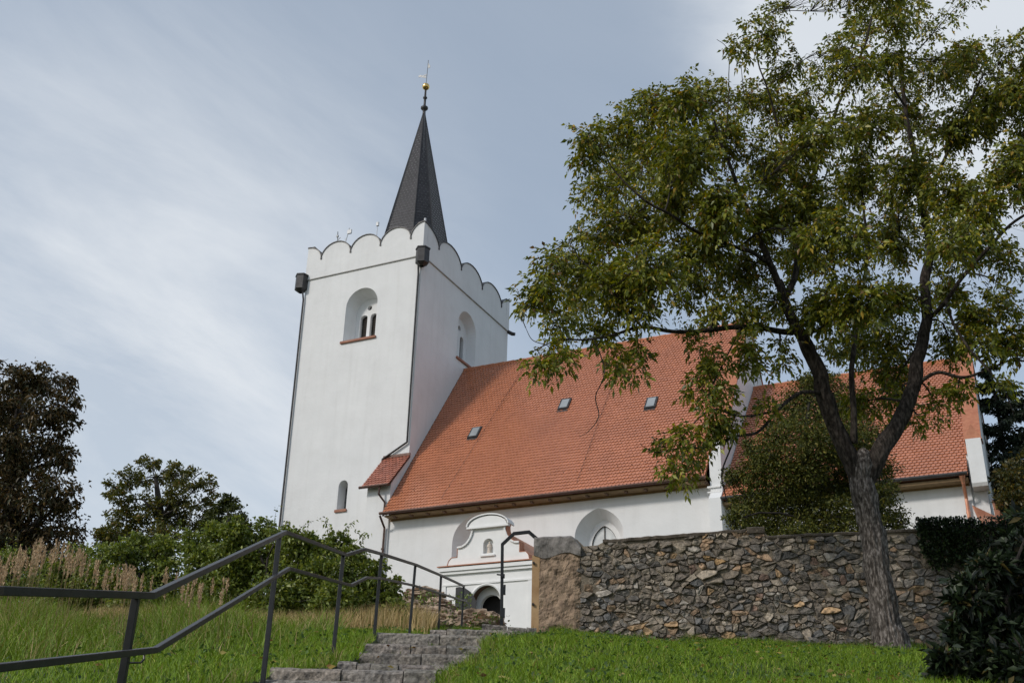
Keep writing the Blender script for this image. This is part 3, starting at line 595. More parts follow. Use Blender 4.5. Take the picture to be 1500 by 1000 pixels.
mb.prism([(pc+a*1.05, b) for a, b in capp], PF(-.10), PF(.018)); mb.box(pc-.92, pc+.92, PV-.14, PV+.018, 12.68, 12.76)
thick([(pc+a*1.12, 12.70+(b-12.70)*1.08) for a, b in capp], mb, -.16, .40, .05)
mb.box(pc-.32, pc+.32, PV-.05, PV+.018, 11.56, 11.62)
mb.build('moulding', 'trim', porch, OC)
da = [(a, b) for a, b in door[2:]]
mb = MB(); mb.tube([PF(-.01)(a, b) for a, b in da], .05, 6); mb.build('door_arch', 'trim', porch, OC)
mb = MB(); inn = arch(pc, .46, 7.4, 9.72, 10.14); out_ = arch(pc, .668, 7.4, 9.8, 10.458)
mb.panel(out_, [inn], PF(.42)); mb.loft([PF(.42)(a, b) for a, b in inn], [PF(.62)(a, b) for a, b in inn]); mb.build('door_frame', 'trim', porch, OC)
mb = MB(); mb.panel(arch(pc, .66, 7.4, 9.9, 10.5), [], PF(.9)); mb.build('doorway_shade', 'dark', porch, OC)  # flat dark panel standing in for the unlit passage
mb = MB()   # dark brown sheet along the underside of the door arch
mb.loft([PF(.05)(pc+(a-pc)*.985, b*.999) for a, b in da], [PF(.41)(pc+(a-pc)*.985, b*.999) for a, b in da], closed=False); mb.build('arch_lining', 'rafter', porch, OC)
mb = MB(); lf = [(0, 7.4), (.88, 7.4), (.88, 10.36), (.72, 10.38), (.5, 10.34), (.25, 10.18), (.08, 9.96), (0, 9.8)]
ca, sa = math.cos(math.radians(200)), math.sin(math.radians(200))
mb.prism(lf, lambda a, b: (pc-.38+ca*a, PV-.07+sa*a*.6, b), lambda a, b: (pc-.38+ca*a+.02, PV-.13+sa*a*.6, b)); mb.build('door_leaf', 'black_iron', porch, OC)
# statue in the pediment niche (a thing of its own)
Rz = Matrix.Rotation(AZR, 4, 'Z'); sw = Rz @ Vector((pc, PV+.13, 0)) + Vector((CH[0], CH[1], 11.69))
st = empty('statue', sw, 'small pale stone saint statue standing in the porch gable niche', 'statue')
mb = MB(); mb.lathe([(.09, 0), (.085, .05), (.07, .18), (.075, .28), (.085, .34), (.05, .385), (.022, .40)], (0, 0), 12); mb.tube([(-.07, 0, .33), (-.09, -.03, .25), (-.02, -.07, .25)], [.022, .02, .016], 6); mb.tube([(.07, 0, .33), (.09, -.03, .24), (.03, -.07, .27)], [.022, .02, .016], 6)
mb.build('body', 'statue', st, smooth=True)
mb = MB(); mb.lathe([(0, .385)]+[(.037*math.sin(math.pi*i/8), .43-.045*math.cos(math.pi*i/8)) for i in range(1, 8)]+[(0, .475)], (0, 0), 10); mb.build('head', 'statue', st, smooth=True)


# ------------------------------------------------------------------ stone stairs
def steps():
    # front edge: left x, left y, right x, right y, z(top)
    D = [(-2.30, 9.4, -.62, 9.4, 2.62), (-2.15, 10.0, -.49, 10.0, 2.815), (-2.19, 10.6, -.62, 10.55, 3.00), (-1.80, 12.2, -.42, 12.2, 3.28), (-1.70, 13.2, -.30, 13.2, 3.535),
         (-1.78, 14.2, -.28, 14.2, 3.80), (-1.76, 15.3, -.28, 15.3, 4.105), (-1.24, 18.5, .16, 18.5, 4.72), (-.43, 21.0, .62, 21.3, 5.25)]
    st = empty('stone_stairs', ((D[0][0]+D[0][2])/2, D[0][1], float(gz(-1.4, 9.4))), 'worn rough granite steps climbing between grass beside the dark handrail', 'stairs')
    org = tuple(st.location)
    for i, (x0, y0, x1, y1, z) in enumerate(D):
        nxt = D[i+1] if i+1 < len(D) else (x0+.1, y0+1.9, x1+.1, y1+1.9, z+.15)
        dy = nxt[1]-y0; back_z = z+0.11*max(0, dy-.45)
        nb = random.choice([2, 3, 3, 4]); cuts = [0]+sorted(random.uniform(.15, .85) for _ in range(nb-1))+[1]
        cuts = [c for j, c in enumerate(cuts) if j == 0 or c-cuts[j-1] > .10] ; cuts[-1] = 1
        vs, fs, cs = [], [], []
        for j in range(len(cuts)-1):
            k = random.uniform(.78, 1.2); dz = random.uniform(-.012, .012); dyy = random.uniform(-.02, .02)
            col = (k*random.uniform(.97, 1.05), k, k*random.uniform(.93, 1.0))
            nx_, nz_, nd = max(5, int((cuts[j+1]-cuts[j])*34)), 6, 5
            def P(a, f, h):   # a along, f 0 front..1 back 45cm, h 0..1
                t = cuts[j]+(cuts[j+1]-cuts[j])*a; gap = .006*(1 if a in (0, 1) else 0)
                t += gap*(1 if a == 0 else -1)/1.5
                x = x0+(x1-x0)*t; y = y0+(y1-y0)*t+f*.5+dyy; zz = z-.26+.26*h+dz
                n1 = noise.noise(Vector((x*7, y*5, zz*9+i)))*.028+noise.noise(Vector((x*22, y*14, zz*26)))*.012
                edge = (.025 if (h > .99 and f < .01) else 0)
                return (x, y+(n1 if f < .5 else 0)+edge, zz+n1*.45*(h)-edge*.6)
            o = len(vs)
            rows = [[P(a/nx_, 0, h/nz_) for a in range(nx_+1)] for h in range(nz_+1)]+[[P(a/nx_, d/nd, 1) for a in range(nx_+1)] for d in range(1, nd+1)]+[[P(a/nx_, 1, 0) for a in range(nx_+1)]]
            for r in rows: vs += r
            n_ = nx_+1
            for r in range(len(rows)-1):
                for a in range(nx_): fs.append((o+r*n_+a, o+r*n_+a+1, o+(r+1)*n_+a+1, o+(r+1)*n_+a)); cs.append(col)
            fs.append(tuple(o+r*n_ for r in range(len(rows)))[::-1]); cs.append(col); fs.append(tuple(o+r*n_+nx_ for r in range(len(rows)))); cs.append(col)
        # tread behind the front block: trodden earth and slabs
        m = MB(); m.v, m.f, m.c = vs, fs, cs
        so_ = m.build('step', 'granite', st, org, smooth=False)
        if dy > .5:
            t = MB(); n1 = 10
            for q in range(n1):
                for p in range(8): pass
            A = [(x0, y0+.46, z-.02), (x1, y1+.46, z-.02), (nxt[2] if abs(nxt[2]-x1) < .5 else x1+(nxt[2]-x1), nxt[3]+.05, back_z), (nxt[0], nxt[1]+.05, back_z)]
            gx, gy = 12, max(3, int(dy*6))
            vs2 = []
            for b in range(gy+1):
                for a in range(gx+1):
                    L_ = np.array(A[0])+(np.array(A[3])-np.array(A[0]))*b/gy; R_ = np.array(A[1])+(np.array(A[2])-np.array(A[1]))*b/gy
                    p = L_+(R_-L_)*a/gx; p[2] += noise.noise(Vector((p[0]*4, p[1]*4, 0)))*.012; vs2.append(tuple(p))
            t.add(vs2, [(b*(gx+1)+a, b*(gx+1)+a+1, (b+1)*(gx+1)+a+1, (b+1)*(gx+1)+a) for b in range(gy) for a in range(gx)])
            t.build('tread', 'path', so_, org)
    return D
STEPS = steps()

# ------------------------------------------------------------------ handrail
TOP = [(-2.08, 4.2, 2.40), (-2.11, 4.6, 2.48), (-2.05, 6.4, 2.82), (-2.10, 10.2, 4.17), (-1.92, 13.0, 4.62), (-1.82, 13.9, 4.91), (-1.75, 15.3, 5.18), (-1.49, 18.0, 5.65), (-1.20, 20.5, 6.02), (-.85, 22.6, 6.27)]
LOW = [(-2.01, 4.2, 2.08), (-2.04, 4.6, 2.17), (-1.99, 6.5, 2.53), (-2.05, 10.4, 3.87), (-1.84, 13.2, 4.30), (-1.77, 14.1, 4.59), (-1.73, 15.3, 4.84), (-1.49, 18.0, 5.31), (-1.15, 20.5, 5.68), (-.79, 22.8, 6.0)]
TOP = [(-1.95, 2.2, 1.98)]+TOP; LOW = [(-1.88, 2.2, 1.66)]+LOW
hr = empty('handrail', (-1.9, 12.8, 3.47), 'dark grey square-tube metal handrail with two rails rising beside the steps', 'handrail'); HO = tuple(hr.location)
def lay(path, dx=0.0): return [(x+dx, y, z) for x, y, z in path]
for pth, nm in ((lay(TOP), 'top_rail'), (lay(LOW, -0.02), 'lower_rail')):
    m = MB(); m.tube(pth, 0.020 if nm == 'top_rail' else 0.0175, square=True); m.build(nm, 'iron', hr, HO, bevel=0.004)
for (bx, by, bz, tx, ty_, tz_) in [(-2.13, 6.35, 1.7, -2.07, 6.2, 2.79), (-2.11, 10.0, 2.75, -2.11, 10.0, 4.08), (-1.94, 12.8, 3.35, -1.93, 12.85, 4.58), (-1.78, 15.3, 3.95, -1.76, 15.3, 5.16), (-1.53, 18, 4.45, -1.50, 18, 5.63), (-1.21, 20.5, 4.9, -1.21, 20.45, 6.0), (-.87, 22.6, 5.2, -.86, 22.58, 6.25), (-1.97, 1.9, .2, -1.95, 2.25, 1.98)]:
    m = MB(); m.tube([(bx, by, bz), (tx, ty_, tz_)], 0.021, square=True); m.build('post', 'iron', hr, HO, bevel=0.004)
m = MB(); m.tube([at(190, 970, 6.33), at(206, 970, 6.33), at(211, 965, 6.34), at(211, 950, 6.36)], .006, 6); m.build('bracket', 'iron', hr, HO)
m = MB(); m.tube([at(606, 864, 17.98), at(614, 864, 17.98), at(615, 862, 17.98), at(615, 857, 18.05)], .008, 6); m.build('bracket', 'iron', hr, HO)

# ------------------------------------------------------------------ gate frame
gf = empty('gate_frame', (-.06, 23.0, 5.45), 'tall dark metal gate frame bent over the opening at the stone wall end', 'gate frame'); GO = tuple(gf.location)
m = MB(); m.tube([(-.055, 23, 5.3), (-.09, 23, 7.26), (.15, 23.0, 7.50), (.47, 23.0, 7.545), (.86, 23.0, 7.22)], .034, square=True); m.build('frame', 'iron', gf, GO, bevel=0.004)
m = MB(); m.box(-.105, -.02, 22.93, 23.05, 6.55, 6.62); m.tube([(-.08, 22.96, 6.60), (-.19, 22.96, 6.61)], .016, 6); m.build('latch', 'iron', gf, GO)
for z_ in (6.2, 5.72):
    m = MB(); m.box(-.04, .005, 22.96, 23.04, z_, z_+.2); m.build('hinge', 'iron', gf, GO)

# ------------------------------------------------------------------ rubble wall
P0 = np.array([.62, 23.0]); P1 = np.array([13.5, 20.45]); wd = (P1-P0)/np.linalg.norm(P1-P0); wn = np.array([wd[1], -wd[0]]); WL = np.linalg.norm(P1-P0)
def wp(s, z, d=0.0): return (P0[0]+wd[0]*s+wn[0]*d, P0[1]+wd[1]*s+wn[1]*d, z)
def wtop(s): return float(np.interp(s, [0, .9, .95, 1.40, 1.42, 4.35, 4.45, 4.75, 4.8, 6.6, 9.3, 13.2], [7.42, 7.40, 7.24, 7.27, 7.34, 7.50, 7.54, 7.54, 7.35, 7.40, 7.47, 7.52]))
def wbase(s): x, y, _ = wp(s, 0); return float(gz(x, y))-.12
wall = empty('stone_wall', wp(4, wbase(4)), 'dark rubble stone boundary wall running behind the walnut tree', 'wall'); WO = tuple(wall.location)
m = MB(); ss = np.linspace(.0, WL, 90)
for a, b in zip(ss[:-1], ss[1:]):
    m.add([wp(a, wbase(a)), wp(b, wbase(b)), wp(b, wtop(b)-.03), wp(a, wtop(a)-.03), wp(a, wbase(a), -.5), wp(b, wbase(b), -.5), wp(b, wtop(b)-.03, -.5), wp(a, wtop(a)-.03, -.5)],
          [(0, 1, 2, 3), (4, 7, 6, 5), (3, 2, 6, 7), (0, 3, 7, 4)])
m.build('core', 'mortar', wall, WO, fix=False)
# stones: anisotropic voronoi cells pushed out of the mortar
S0, H = .72, 2.35
pts = []; zb = 5.0
row = 0; z = 4.7
while z < 7.62:
    h = random.choice([.06, .075, .09, .11]); s = S0-.3+random.uniform(0, .2)
    while s < WL:
        w_ = h*random.uniform(1.0, 2.8)+.02
        if random.random() > .24: pts.append((s+w_/2+random.uniform(-.05, .05), z+h/2+random.uniform(-.04, .04)+.05*math.sin(s*1.3+row)))
        s += w_
    z += h; row += 1
pts = np.array(pts); AN = np.array([1.0, 1.55]); Q = pts*AN
def clip(poly, n, c):
    out = []
    for i in range(len(poly)):
        a, b = poly[i], poly[(i+1) % len(poly)]; da, db = a@n-c, b@n-c
        if da <= 0: out.append(a)
        if da*db < 0: out.append(a+(b-a)*(da/(da-db)))
    return out
stonecols = np.array([(.19, .165, .14), (.25, .215, .175), (.14, .13, .12), (.31, .27, .22), (.38, .26, .15), (.30, .21, .14), (.125, .125, .125), (.33, .305, .275), (.38, .25, .13), (.22, .15, .12)])
sw_ = [.24, .22, .17, .13, .02, .07, .07, .05, .01, .02]
vs, fs, cs = [], [], []
for i, q in enumerate(Q):
    if pts[i, 0] < S0+.10+.22*(.5+.5*math.sin(pts[i, 1]*9)): continue
    if pts[i, 1] > wtop(pts[i, 0])-.06 or pts[i, 1] < wbase(pts[i, 0]): continue
    d = np.linalg.norm(Q-q, axis=1); near = np.argsort(d)[1:16]
    poly = [q+np.array(v) for v in ((-.4, -.4), (.4, -.4), (.4, .4), (-.4, .4))]
    for j in near:
        nv = Q[j]-q; l = np.linalg.norm(nv)
        if l > 1e-6: poly = clip(poly, nv/l, (nv/l)@((q+Q[j])/2)-.003-random.random()**2*.014)
        if len(poly) < 3: break
    if len(poly) < 3: continue
    poly = [p/AN for p in poly]; c = np.mean(poly, axis=0)
    # subdivide outline, round corners
    ring = []
    for a in range(len(poly)):
        p, n_ = poly[a], poly[(a+1) % len(poly)]
        for t in (.12, .5, .88): ring.append(p+(n_-p)*t+np.array([random.uniform(-.006, .006), random.uniform(-.006, .006)]))
    k = len(ring); size = np.sqrt(np.mean([np.sum((r-c)**2) for r in ring])); hgt = random.uniform(.005, .055)+size*.14
    tilt = (random.uniform(-.5, .5), random.uniform(-.6, .35)); seed = random.uniform(0, 99)
    o = len(vs)
    for lv, (sc, dd) in enumerate(((1.0, -.02), (.985, hgt*.6), (.90, hgt*.92), (.55, hgt*1.0))):
        for r in ring:
            p = c+(r-c)*sc; e = (r-c)*sc
            d_ = dd+(tilt[0]*e[0]+tilt[1]*e[1])*(1 if lv else 0)+(noise.noise(Vector((p[0]*13, p[1]*13, seed)))*.035+noise.noise(Vector((p[0]*30, p[1]*30, seed)))*.016)*(lv > 0)
            jj = noise.noise(Vector((p[0]*17, p[1]*17, seed+5)))*.012
            vs.append(wp(p[0]+jj, min(p[1], wtop(p[0])-.05)+jj, max(d_, -.02)))
    vs.append(wp(c[0], c[1], hgt*1.02+random.uniform(-.015, .02)))
    col = stonecols[RS.choice(10, p=sw_)]*random.uniform(.65, 1.4); col = tuple(col*.9)
    for lv in range(3):
        for a in range(k): fs.append((o+lv*k+a, o+lv*k+(a+1) % k, o+(lv+1)*k+(a+1) % k, o+(lv+1)*k+a)); cs.append(col)
    for a in range(k): fs.append((o+3*k+a, o+3*k+(a+1) % k, o+4*k)); cs.append(col)
m = MB(); m.v, m.f, m.c = vs, fs, cs; m.build('stonework', 'rubble', wall, WO)
m = MB()
def cop(s0, s1, t, dz=0):
    n_ = max(2, int((s1-s0)/.08)); rows = []
    for i in range(n_+1):
        s = s0+(s1-s0)*i/n_; nz_ = noise.noise(Vector((s*3.1, 2, 0)))*.02+noise.noise(Vector((s*9.1, 2, 3)))*.015; T = wtop((s0+s1)/2 if s1-s0 < .5 else s)+dz
        e = .06+noise.noise(Vector((s*7, 5, 0)))*.02
        rows.append([wp(s, T-t+nz_, e-.01), wp(s, T-.02+nz_, e), wp(s, T+nz_, e-.03), wp(s, T+nz_+.01, -.25), wp(s, T-.02, -.52), wp(s, T-t, -.52)])
    o = len(m.v); m.v += [p for r in rows for p in r]
    for i in range(n_):
        for j in range(6): m.f.append((o+i*6+j, o+i*6+(j+1) % 6, o+(i+1)*6+(j+1) % 6, o+(i+1)*6+j)); m.c.append((1, 1, 1))
    for b in (o, o+n_*6): m.f.append(tuple(b+j for j in range(6))); m.c.append((1, 1, 1))
cop(1.44, 4.4, .07); cop(4.42, 4.78, .13); cop(4.8, WL, .06); m.build('coping', 'coping_cement', wall, WO)
# rendered end with cement cap and sandstone jamb
def blob_panel(m, s0, s1, z0f, z1f, depth, amp, fr=6, seed=0, nx_=26, nz_=46):
    o = len(m.v)
    for j in range(nz_+1):
        for i in range(nx_+1):
            a = i/nx_; s = s0+(s1-s0)*a; zz = z0f(s)+(z1f(s)-z0f(s))*j/nz_
            if i == nx_: s += noise.noise(Vector((zz*4, 7, seed)))*.12
            e = min(1, (1-a)*6)
            n = noise.noise(Vector((s*fr, zz*fr, seed)))*amp+noise.noise(Vector((s*fr*3, zz*fr*3, seed+3)))*amp*.45
            m.v.append(wp(s, zz, depth*e+n))
    for j in range(nz_):
        for i in range(nx_):
            b = o+j*(nx_+1)+i; m.f.append((b, b+1, b+nx_+2, b+nx_+1)); m.c.append((1, 1, 1))
m = MB(); blob_panel(m, .10, .98, lambda s: wbase(s), lambda s: 7.12, .07, .045); m.build('rough_render', 'render_rough', wall, WO, smooth=False, fix=False)
m = MB()
nn_ = 22; prof = []
for i in range(nn_+1):
    s = -.02+1.0*i/nn_; t = 7.44-.02*math.sin(i)*.3-(max(0, s-.72)/.26)**2*.22
    rr = [wp(s, 7.02-.06*math.sin(s*7), .09), wp(s, (7.02+t)/2, .12), wp(s, t-.05, .10), wp(s, t, .02), wp(s, t+.01, -.3), wp(s, 7.0, -.52)]
    prof.append([tuple(np.array(p)+noise.noise(Vector(p)*6)*np.array([.0, .03, .02])) for p in rr])
for i in range(nn_): m.loft(prof[i], prof[i+1])
m.add(prof[0], [tuple(range(6))]); m.add(prof[-1], [tuple(range(6))]); m.build('cement_cap', 'cement', wall, WO, fix=False)
m = MB(); m.add([wp(-.06, 5.3, .07), wp(.11, 5.3, .07), wp(.11, 7.03, .07), wp(-.06, 7.03, .07), wp(-.06, 5.3, -.5), wp(.11, 5.3, -.5), wp(.11, 7.03, -.5), wp(-.06, 7.03, -.5)],
               [(0, 1, 2, 3), (4, 7, 6, 5), (0, 3, 7, 4), (1, 5, 6, 2), (3, 2, 6, 7)])
jb = m.build('jamb', 'sandstone', wall, WO, bevel=.01)
for z_ in (6.86, 6.0):
    m = MB(); m.box(.56, .60, 22.88, 22.93, z_-.02, z_+.02); m.build('hinge_pin', 'black_iron', jb, WO)

# ------------------------------------------------------------------ rocks of the outcrop left of the gate
def rock(m, c, r, seed, k=1.0):
    bm = bmesh.new(); bmesh.ops.create_icosphere(bm, subdivisions=4, radius=1)
    for v in bm.verts:
        p = v.co.copy(); q = Vector((p.x*r[0], p.y*r[1], p.z*r[2]))
        n = noise.noise(p*1.3+Vector((seed, 0, 0)))*.35+abs(noise.noise(Vector((p.x*2.6, p.y*2.6, p.z*3.6))+Vector((0, seed, 0))))*.45+noise.noise(p*6+Vector((seed, 3, 0)))*.13
        bx = max(abs(p.x), abs(p.y), abs(p.z)); f = (.75+.35/bx*.6)
        v.co = q*(f*(.85+n))
    vs = [(v.co.x+c[0], v.co.y+c[1], v.co.z+c[2]) for v in bm.verts]; fs = [tuple(v.index for v in f.verts) for f in bm.faces]
    m.col = (k, k, k); m.add(vs, fs); bm.free(); m.col = None
oc = []
m = MB()
for (px, py, Y_, rx, ry, rz_, k) in [(700, 909, 23.6, .55, .45, .24, 1), (660, 911, 23.5, .5, .4, .22, .9), (722, 913, 23.9, .26, .4, .22, .9), (640, 902, 24.2, .42, .4, .2, .95), (625, 910, 23.4, .30, .3, .14, .9), (680, 905, 24.6, .45, .4, .19, 1.05), (612, 892, 24.8, .42, .4, .2, .9), (640, 888, 25.4, .38, .4, .2, .85), (705, 916, 23.2, .35, .3, .13, .85), (618, 874, 26.2, .5, .5, .22, .85), (575, 885, 25.5, .5, .4, .22, .8)]:
    p = at(px, py, Y_); rock(m, p, (rx, ry, rz_), px*.13, k)
o = m.build('rock_outcrop', 'rock', None, (0, 0, 0), fix=False); tag(o, 'jagged tan rock outcrop between the handrail end and the gate post', 'rocks')

# ------------------------------------------------------------------ vegetation
def curve(a, b, sag=0.0, wob=.06, n=5):
    a, b = np.array(a, float), np.array(b, float); d = np.linalg.norm(b-a); pts = []
    w1 = RS.normal(size=3)*wob*d; w2 = RS.normal(size=3)*wob*d*.5
    for i in range(n):
        t = i/(n-1); p = a+(b-a)*t+w1*math.sin(math.pi*t)+w2*math.sin(2*math.pi*t); p[2] += sag*d*4*t*(1-t); pts.append(p)
    return pts
def bulk_tubes(segs, k=4):
    """segs: list of (pts(list), r0, r1) -> arrays, light-weight"""
    vs, fs = [], []; o = 0
    for pts, r0, r1 in segs:
        n = len(pts); P_ = np.array(pts); T = np.gradient(P_, axis=0); T = unit(T); X = unit(np.cross(T, np.array([.31, .17, .93]))); Y_ = np.cross(T, X)
        R_ = np.linspace(r0, r1, n)[:, None, None]; a = np.arange(k)*2*math.pi/k
        ring = P_[:, None, :]+R_*(np.cos(a)[None, :, None]*X[:, None, :]+np.sin(a)[None, :, None]*Y_[:, None, :])
        vs.append(ring.reshape(-1, 3)); i, j = np.meshgrid(np.arange(n-1), np.arange(k), indexing='ij')
        f = np.stack([i*k+j, i*k+(j+1) % k, (i+1)*k+(j+1) % k, (i+1)*k+j], -1).reshape(-1, 4)+o; fs.append(f); o += n*k
    return np.concatenate(vs), np.concatenate(fs)

# --- the big walnut
TY = 19.0
wt = at(1303, 950, TY); wal = empty('walnut_tree', (wt[0], wt[1], float(gz(wt[0], wt[1]))), 'large spreading walnut tree with forked trunk standing before the rubble wall', 'tree'); WTO = tuple(wal.location)
def limb(lst, name='limb', k=12, mat='limbbark', parent=None, rough=.05):
    """list of (px,py,dY,width_px)"""
    raw = [(at(x, y, TY+dy), w*(TY+dy)/1600/2*(.86 if w > 37 else .84)) for x, y, dy, w in lst]; pts, rad = [], []
    for i in range(len(raw)-1):
        p0 = raw[max(0, i-1)][0]; p1, p2 = raw[i][0], raw[i+1][0]; p3 = raw[min(len(raw)-1, i+2)][0]
        n_ = 6 if k < 20 else (14 if k < 50 else 18)
        for j in range(n_):
            t = j/n_; p = .5*((2*p1)+(-p0+p2)*t+(2*p0-5*p1+4*p2-p3)*t*t+(-p0+3*p1-3*p2+p3)*t**3)
            r = raw[i][1]*(1-t)+raw[i+1][1]*t
            p = p+np.array([noise.noise(Vector(p)*1.7+Vector((9, 0, 0))), noise.noise(Vector(p)*1.7), noise.noise(Vector(p)*1.7+Vector((0, 5, 0)))])*rough*min(1, r*8+.3)
            pts.append(p); rad.append(r*(1+.08*noise.noise(Vector(p)*4)))
    pts.append(raw[-1][0]); rad.append(raw[-1][1]); m = MB(); m.tube(pts, rad, k)
    if k > 20:   # ridged bark: real relief running along the stem
        P_, kk = np.array(pts), k; nv = []
        for i, v in enumerate(m.v):
            c = P_[i//kk]; d = np.array(v)-c; a = 2*math.pi*(i % kk)/kk; al = i//kk*.06
            q = Vector((math.cos(a)*5.5+al*.25, math.sin(a)*5.5, c[2]*1.5)); rg = abs(noise.noise(q))+.6*abs(noise.noise(q*2.1+Vector((3, 1, 7))))
            lump = noise.noise(Vector((math.cos(a)*1.2, math.sin(a)*1.2, c[2]*2.2)))*.07
            fl = max(0, 1-(c[2]-WTO[2]+.12)/.55)**2*(.06+.22*(.5+.5*math.sin(a*5+.7)))
            nv.append(tuple(c+d*(1+lump+fl+(rg-.30)*.26)))
        m.v = nv
    m.build(name, mat, parent or wal, WTO, smooth=True, fix=False); return pts, rad
SK = []
def L_(lst, **kw):
    p, r = limb(lst, **kw); SK.extend([(a, b) for a, b in zip(p, r)]); return p, r
limb([(1305, 962, 0, 62), (1304, 942, 0, 52), (1300, 915, 0, 47), (1293, 870, 0, 43), (1283, 820, 0, 41), (1275, 770, 0, 39), (1268, 730, 0, 40), (1263, 702, 0, 43), (1262, 680, 0, 44), (1263, 664, .03, 22)], name='trunk', k=72, mat='bark')
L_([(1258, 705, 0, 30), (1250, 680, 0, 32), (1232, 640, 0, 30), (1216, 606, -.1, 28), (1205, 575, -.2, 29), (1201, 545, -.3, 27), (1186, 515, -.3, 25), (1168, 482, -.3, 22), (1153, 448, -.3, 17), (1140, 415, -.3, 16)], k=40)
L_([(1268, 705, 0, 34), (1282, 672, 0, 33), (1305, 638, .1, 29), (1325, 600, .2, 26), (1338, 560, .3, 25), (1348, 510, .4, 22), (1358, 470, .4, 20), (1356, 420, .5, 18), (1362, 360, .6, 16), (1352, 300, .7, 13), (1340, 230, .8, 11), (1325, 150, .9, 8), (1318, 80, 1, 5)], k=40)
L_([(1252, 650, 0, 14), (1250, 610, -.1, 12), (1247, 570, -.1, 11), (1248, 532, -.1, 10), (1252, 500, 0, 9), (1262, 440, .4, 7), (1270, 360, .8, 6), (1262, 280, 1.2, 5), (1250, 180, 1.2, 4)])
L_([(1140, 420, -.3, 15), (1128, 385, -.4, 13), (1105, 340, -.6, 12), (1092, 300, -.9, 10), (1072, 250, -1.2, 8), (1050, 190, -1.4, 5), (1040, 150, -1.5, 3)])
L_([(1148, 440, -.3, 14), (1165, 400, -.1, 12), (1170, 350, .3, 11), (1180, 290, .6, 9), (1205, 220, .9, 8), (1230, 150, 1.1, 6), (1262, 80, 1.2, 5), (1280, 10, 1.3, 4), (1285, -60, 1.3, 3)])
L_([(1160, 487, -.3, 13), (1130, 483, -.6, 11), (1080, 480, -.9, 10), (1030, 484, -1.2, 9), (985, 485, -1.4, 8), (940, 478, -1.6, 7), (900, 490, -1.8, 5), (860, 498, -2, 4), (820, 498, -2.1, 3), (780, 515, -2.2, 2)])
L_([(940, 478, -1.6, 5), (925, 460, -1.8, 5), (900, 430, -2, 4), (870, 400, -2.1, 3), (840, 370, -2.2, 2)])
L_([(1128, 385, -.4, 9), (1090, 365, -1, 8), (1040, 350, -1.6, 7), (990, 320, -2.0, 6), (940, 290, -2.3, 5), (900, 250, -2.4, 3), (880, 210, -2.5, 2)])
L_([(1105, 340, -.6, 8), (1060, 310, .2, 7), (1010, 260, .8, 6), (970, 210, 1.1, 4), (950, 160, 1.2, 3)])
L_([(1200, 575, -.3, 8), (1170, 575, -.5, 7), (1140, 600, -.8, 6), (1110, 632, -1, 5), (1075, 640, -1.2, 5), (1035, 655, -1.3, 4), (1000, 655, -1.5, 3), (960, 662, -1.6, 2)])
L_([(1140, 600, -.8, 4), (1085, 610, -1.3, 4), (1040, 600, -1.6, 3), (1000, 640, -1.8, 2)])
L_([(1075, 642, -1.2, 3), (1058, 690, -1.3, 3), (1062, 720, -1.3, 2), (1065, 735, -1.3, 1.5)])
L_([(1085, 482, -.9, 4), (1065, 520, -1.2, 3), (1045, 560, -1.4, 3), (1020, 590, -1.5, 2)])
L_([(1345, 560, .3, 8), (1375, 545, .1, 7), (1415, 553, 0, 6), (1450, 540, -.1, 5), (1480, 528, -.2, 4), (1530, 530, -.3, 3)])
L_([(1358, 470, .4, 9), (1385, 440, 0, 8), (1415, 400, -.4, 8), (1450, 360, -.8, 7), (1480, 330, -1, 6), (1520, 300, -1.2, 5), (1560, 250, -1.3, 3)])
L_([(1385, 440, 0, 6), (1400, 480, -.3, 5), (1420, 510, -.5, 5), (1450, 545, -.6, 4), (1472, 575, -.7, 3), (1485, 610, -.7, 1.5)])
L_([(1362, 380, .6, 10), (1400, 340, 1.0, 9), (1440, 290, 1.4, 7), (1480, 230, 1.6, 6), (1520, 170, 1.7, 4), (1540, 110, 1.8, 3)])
L_([(1352, 300, .7, 8), (1380, 240, .2, 7), (1410, 170, -.3, 5), (1440, 110, -.6, 3)])
L_([(1180, 290, .6, 7), (1150, 220, 0, 5), (1130, 150, -.4, 4), (1110, 80, -.6, 3), (1125, 30, -.7, 2)])
L_([(1062, 200, -1.2, 2.5), (1068, 130, -1.3, 2), (1066, 75, -1.3, 1.6), (1050, 58, -1.3, 1)])
L_([(1090, 140, -1.3, 2), (1085, 90, -1.3, 1.2)], rough=.02)
L_([(870, 498, -2, 2.5), (885, 545, -2.1, 2.2), (872, 580, -2.2, 2), (877, 610, -2.2, 2), (862, 632, -2.2, 1.2), (848, 640, -2.2, .8)])
L_([(960, 662, -1.6, 2), (945, 655, -1.6, 1.5), (938, 650, -1.6, 1)], rough=.02)
L_([(800, 505, -2.1, 2), (780, 498, -2.1, 1.6), (770, 480, -2.1, 1)], rough=.02)
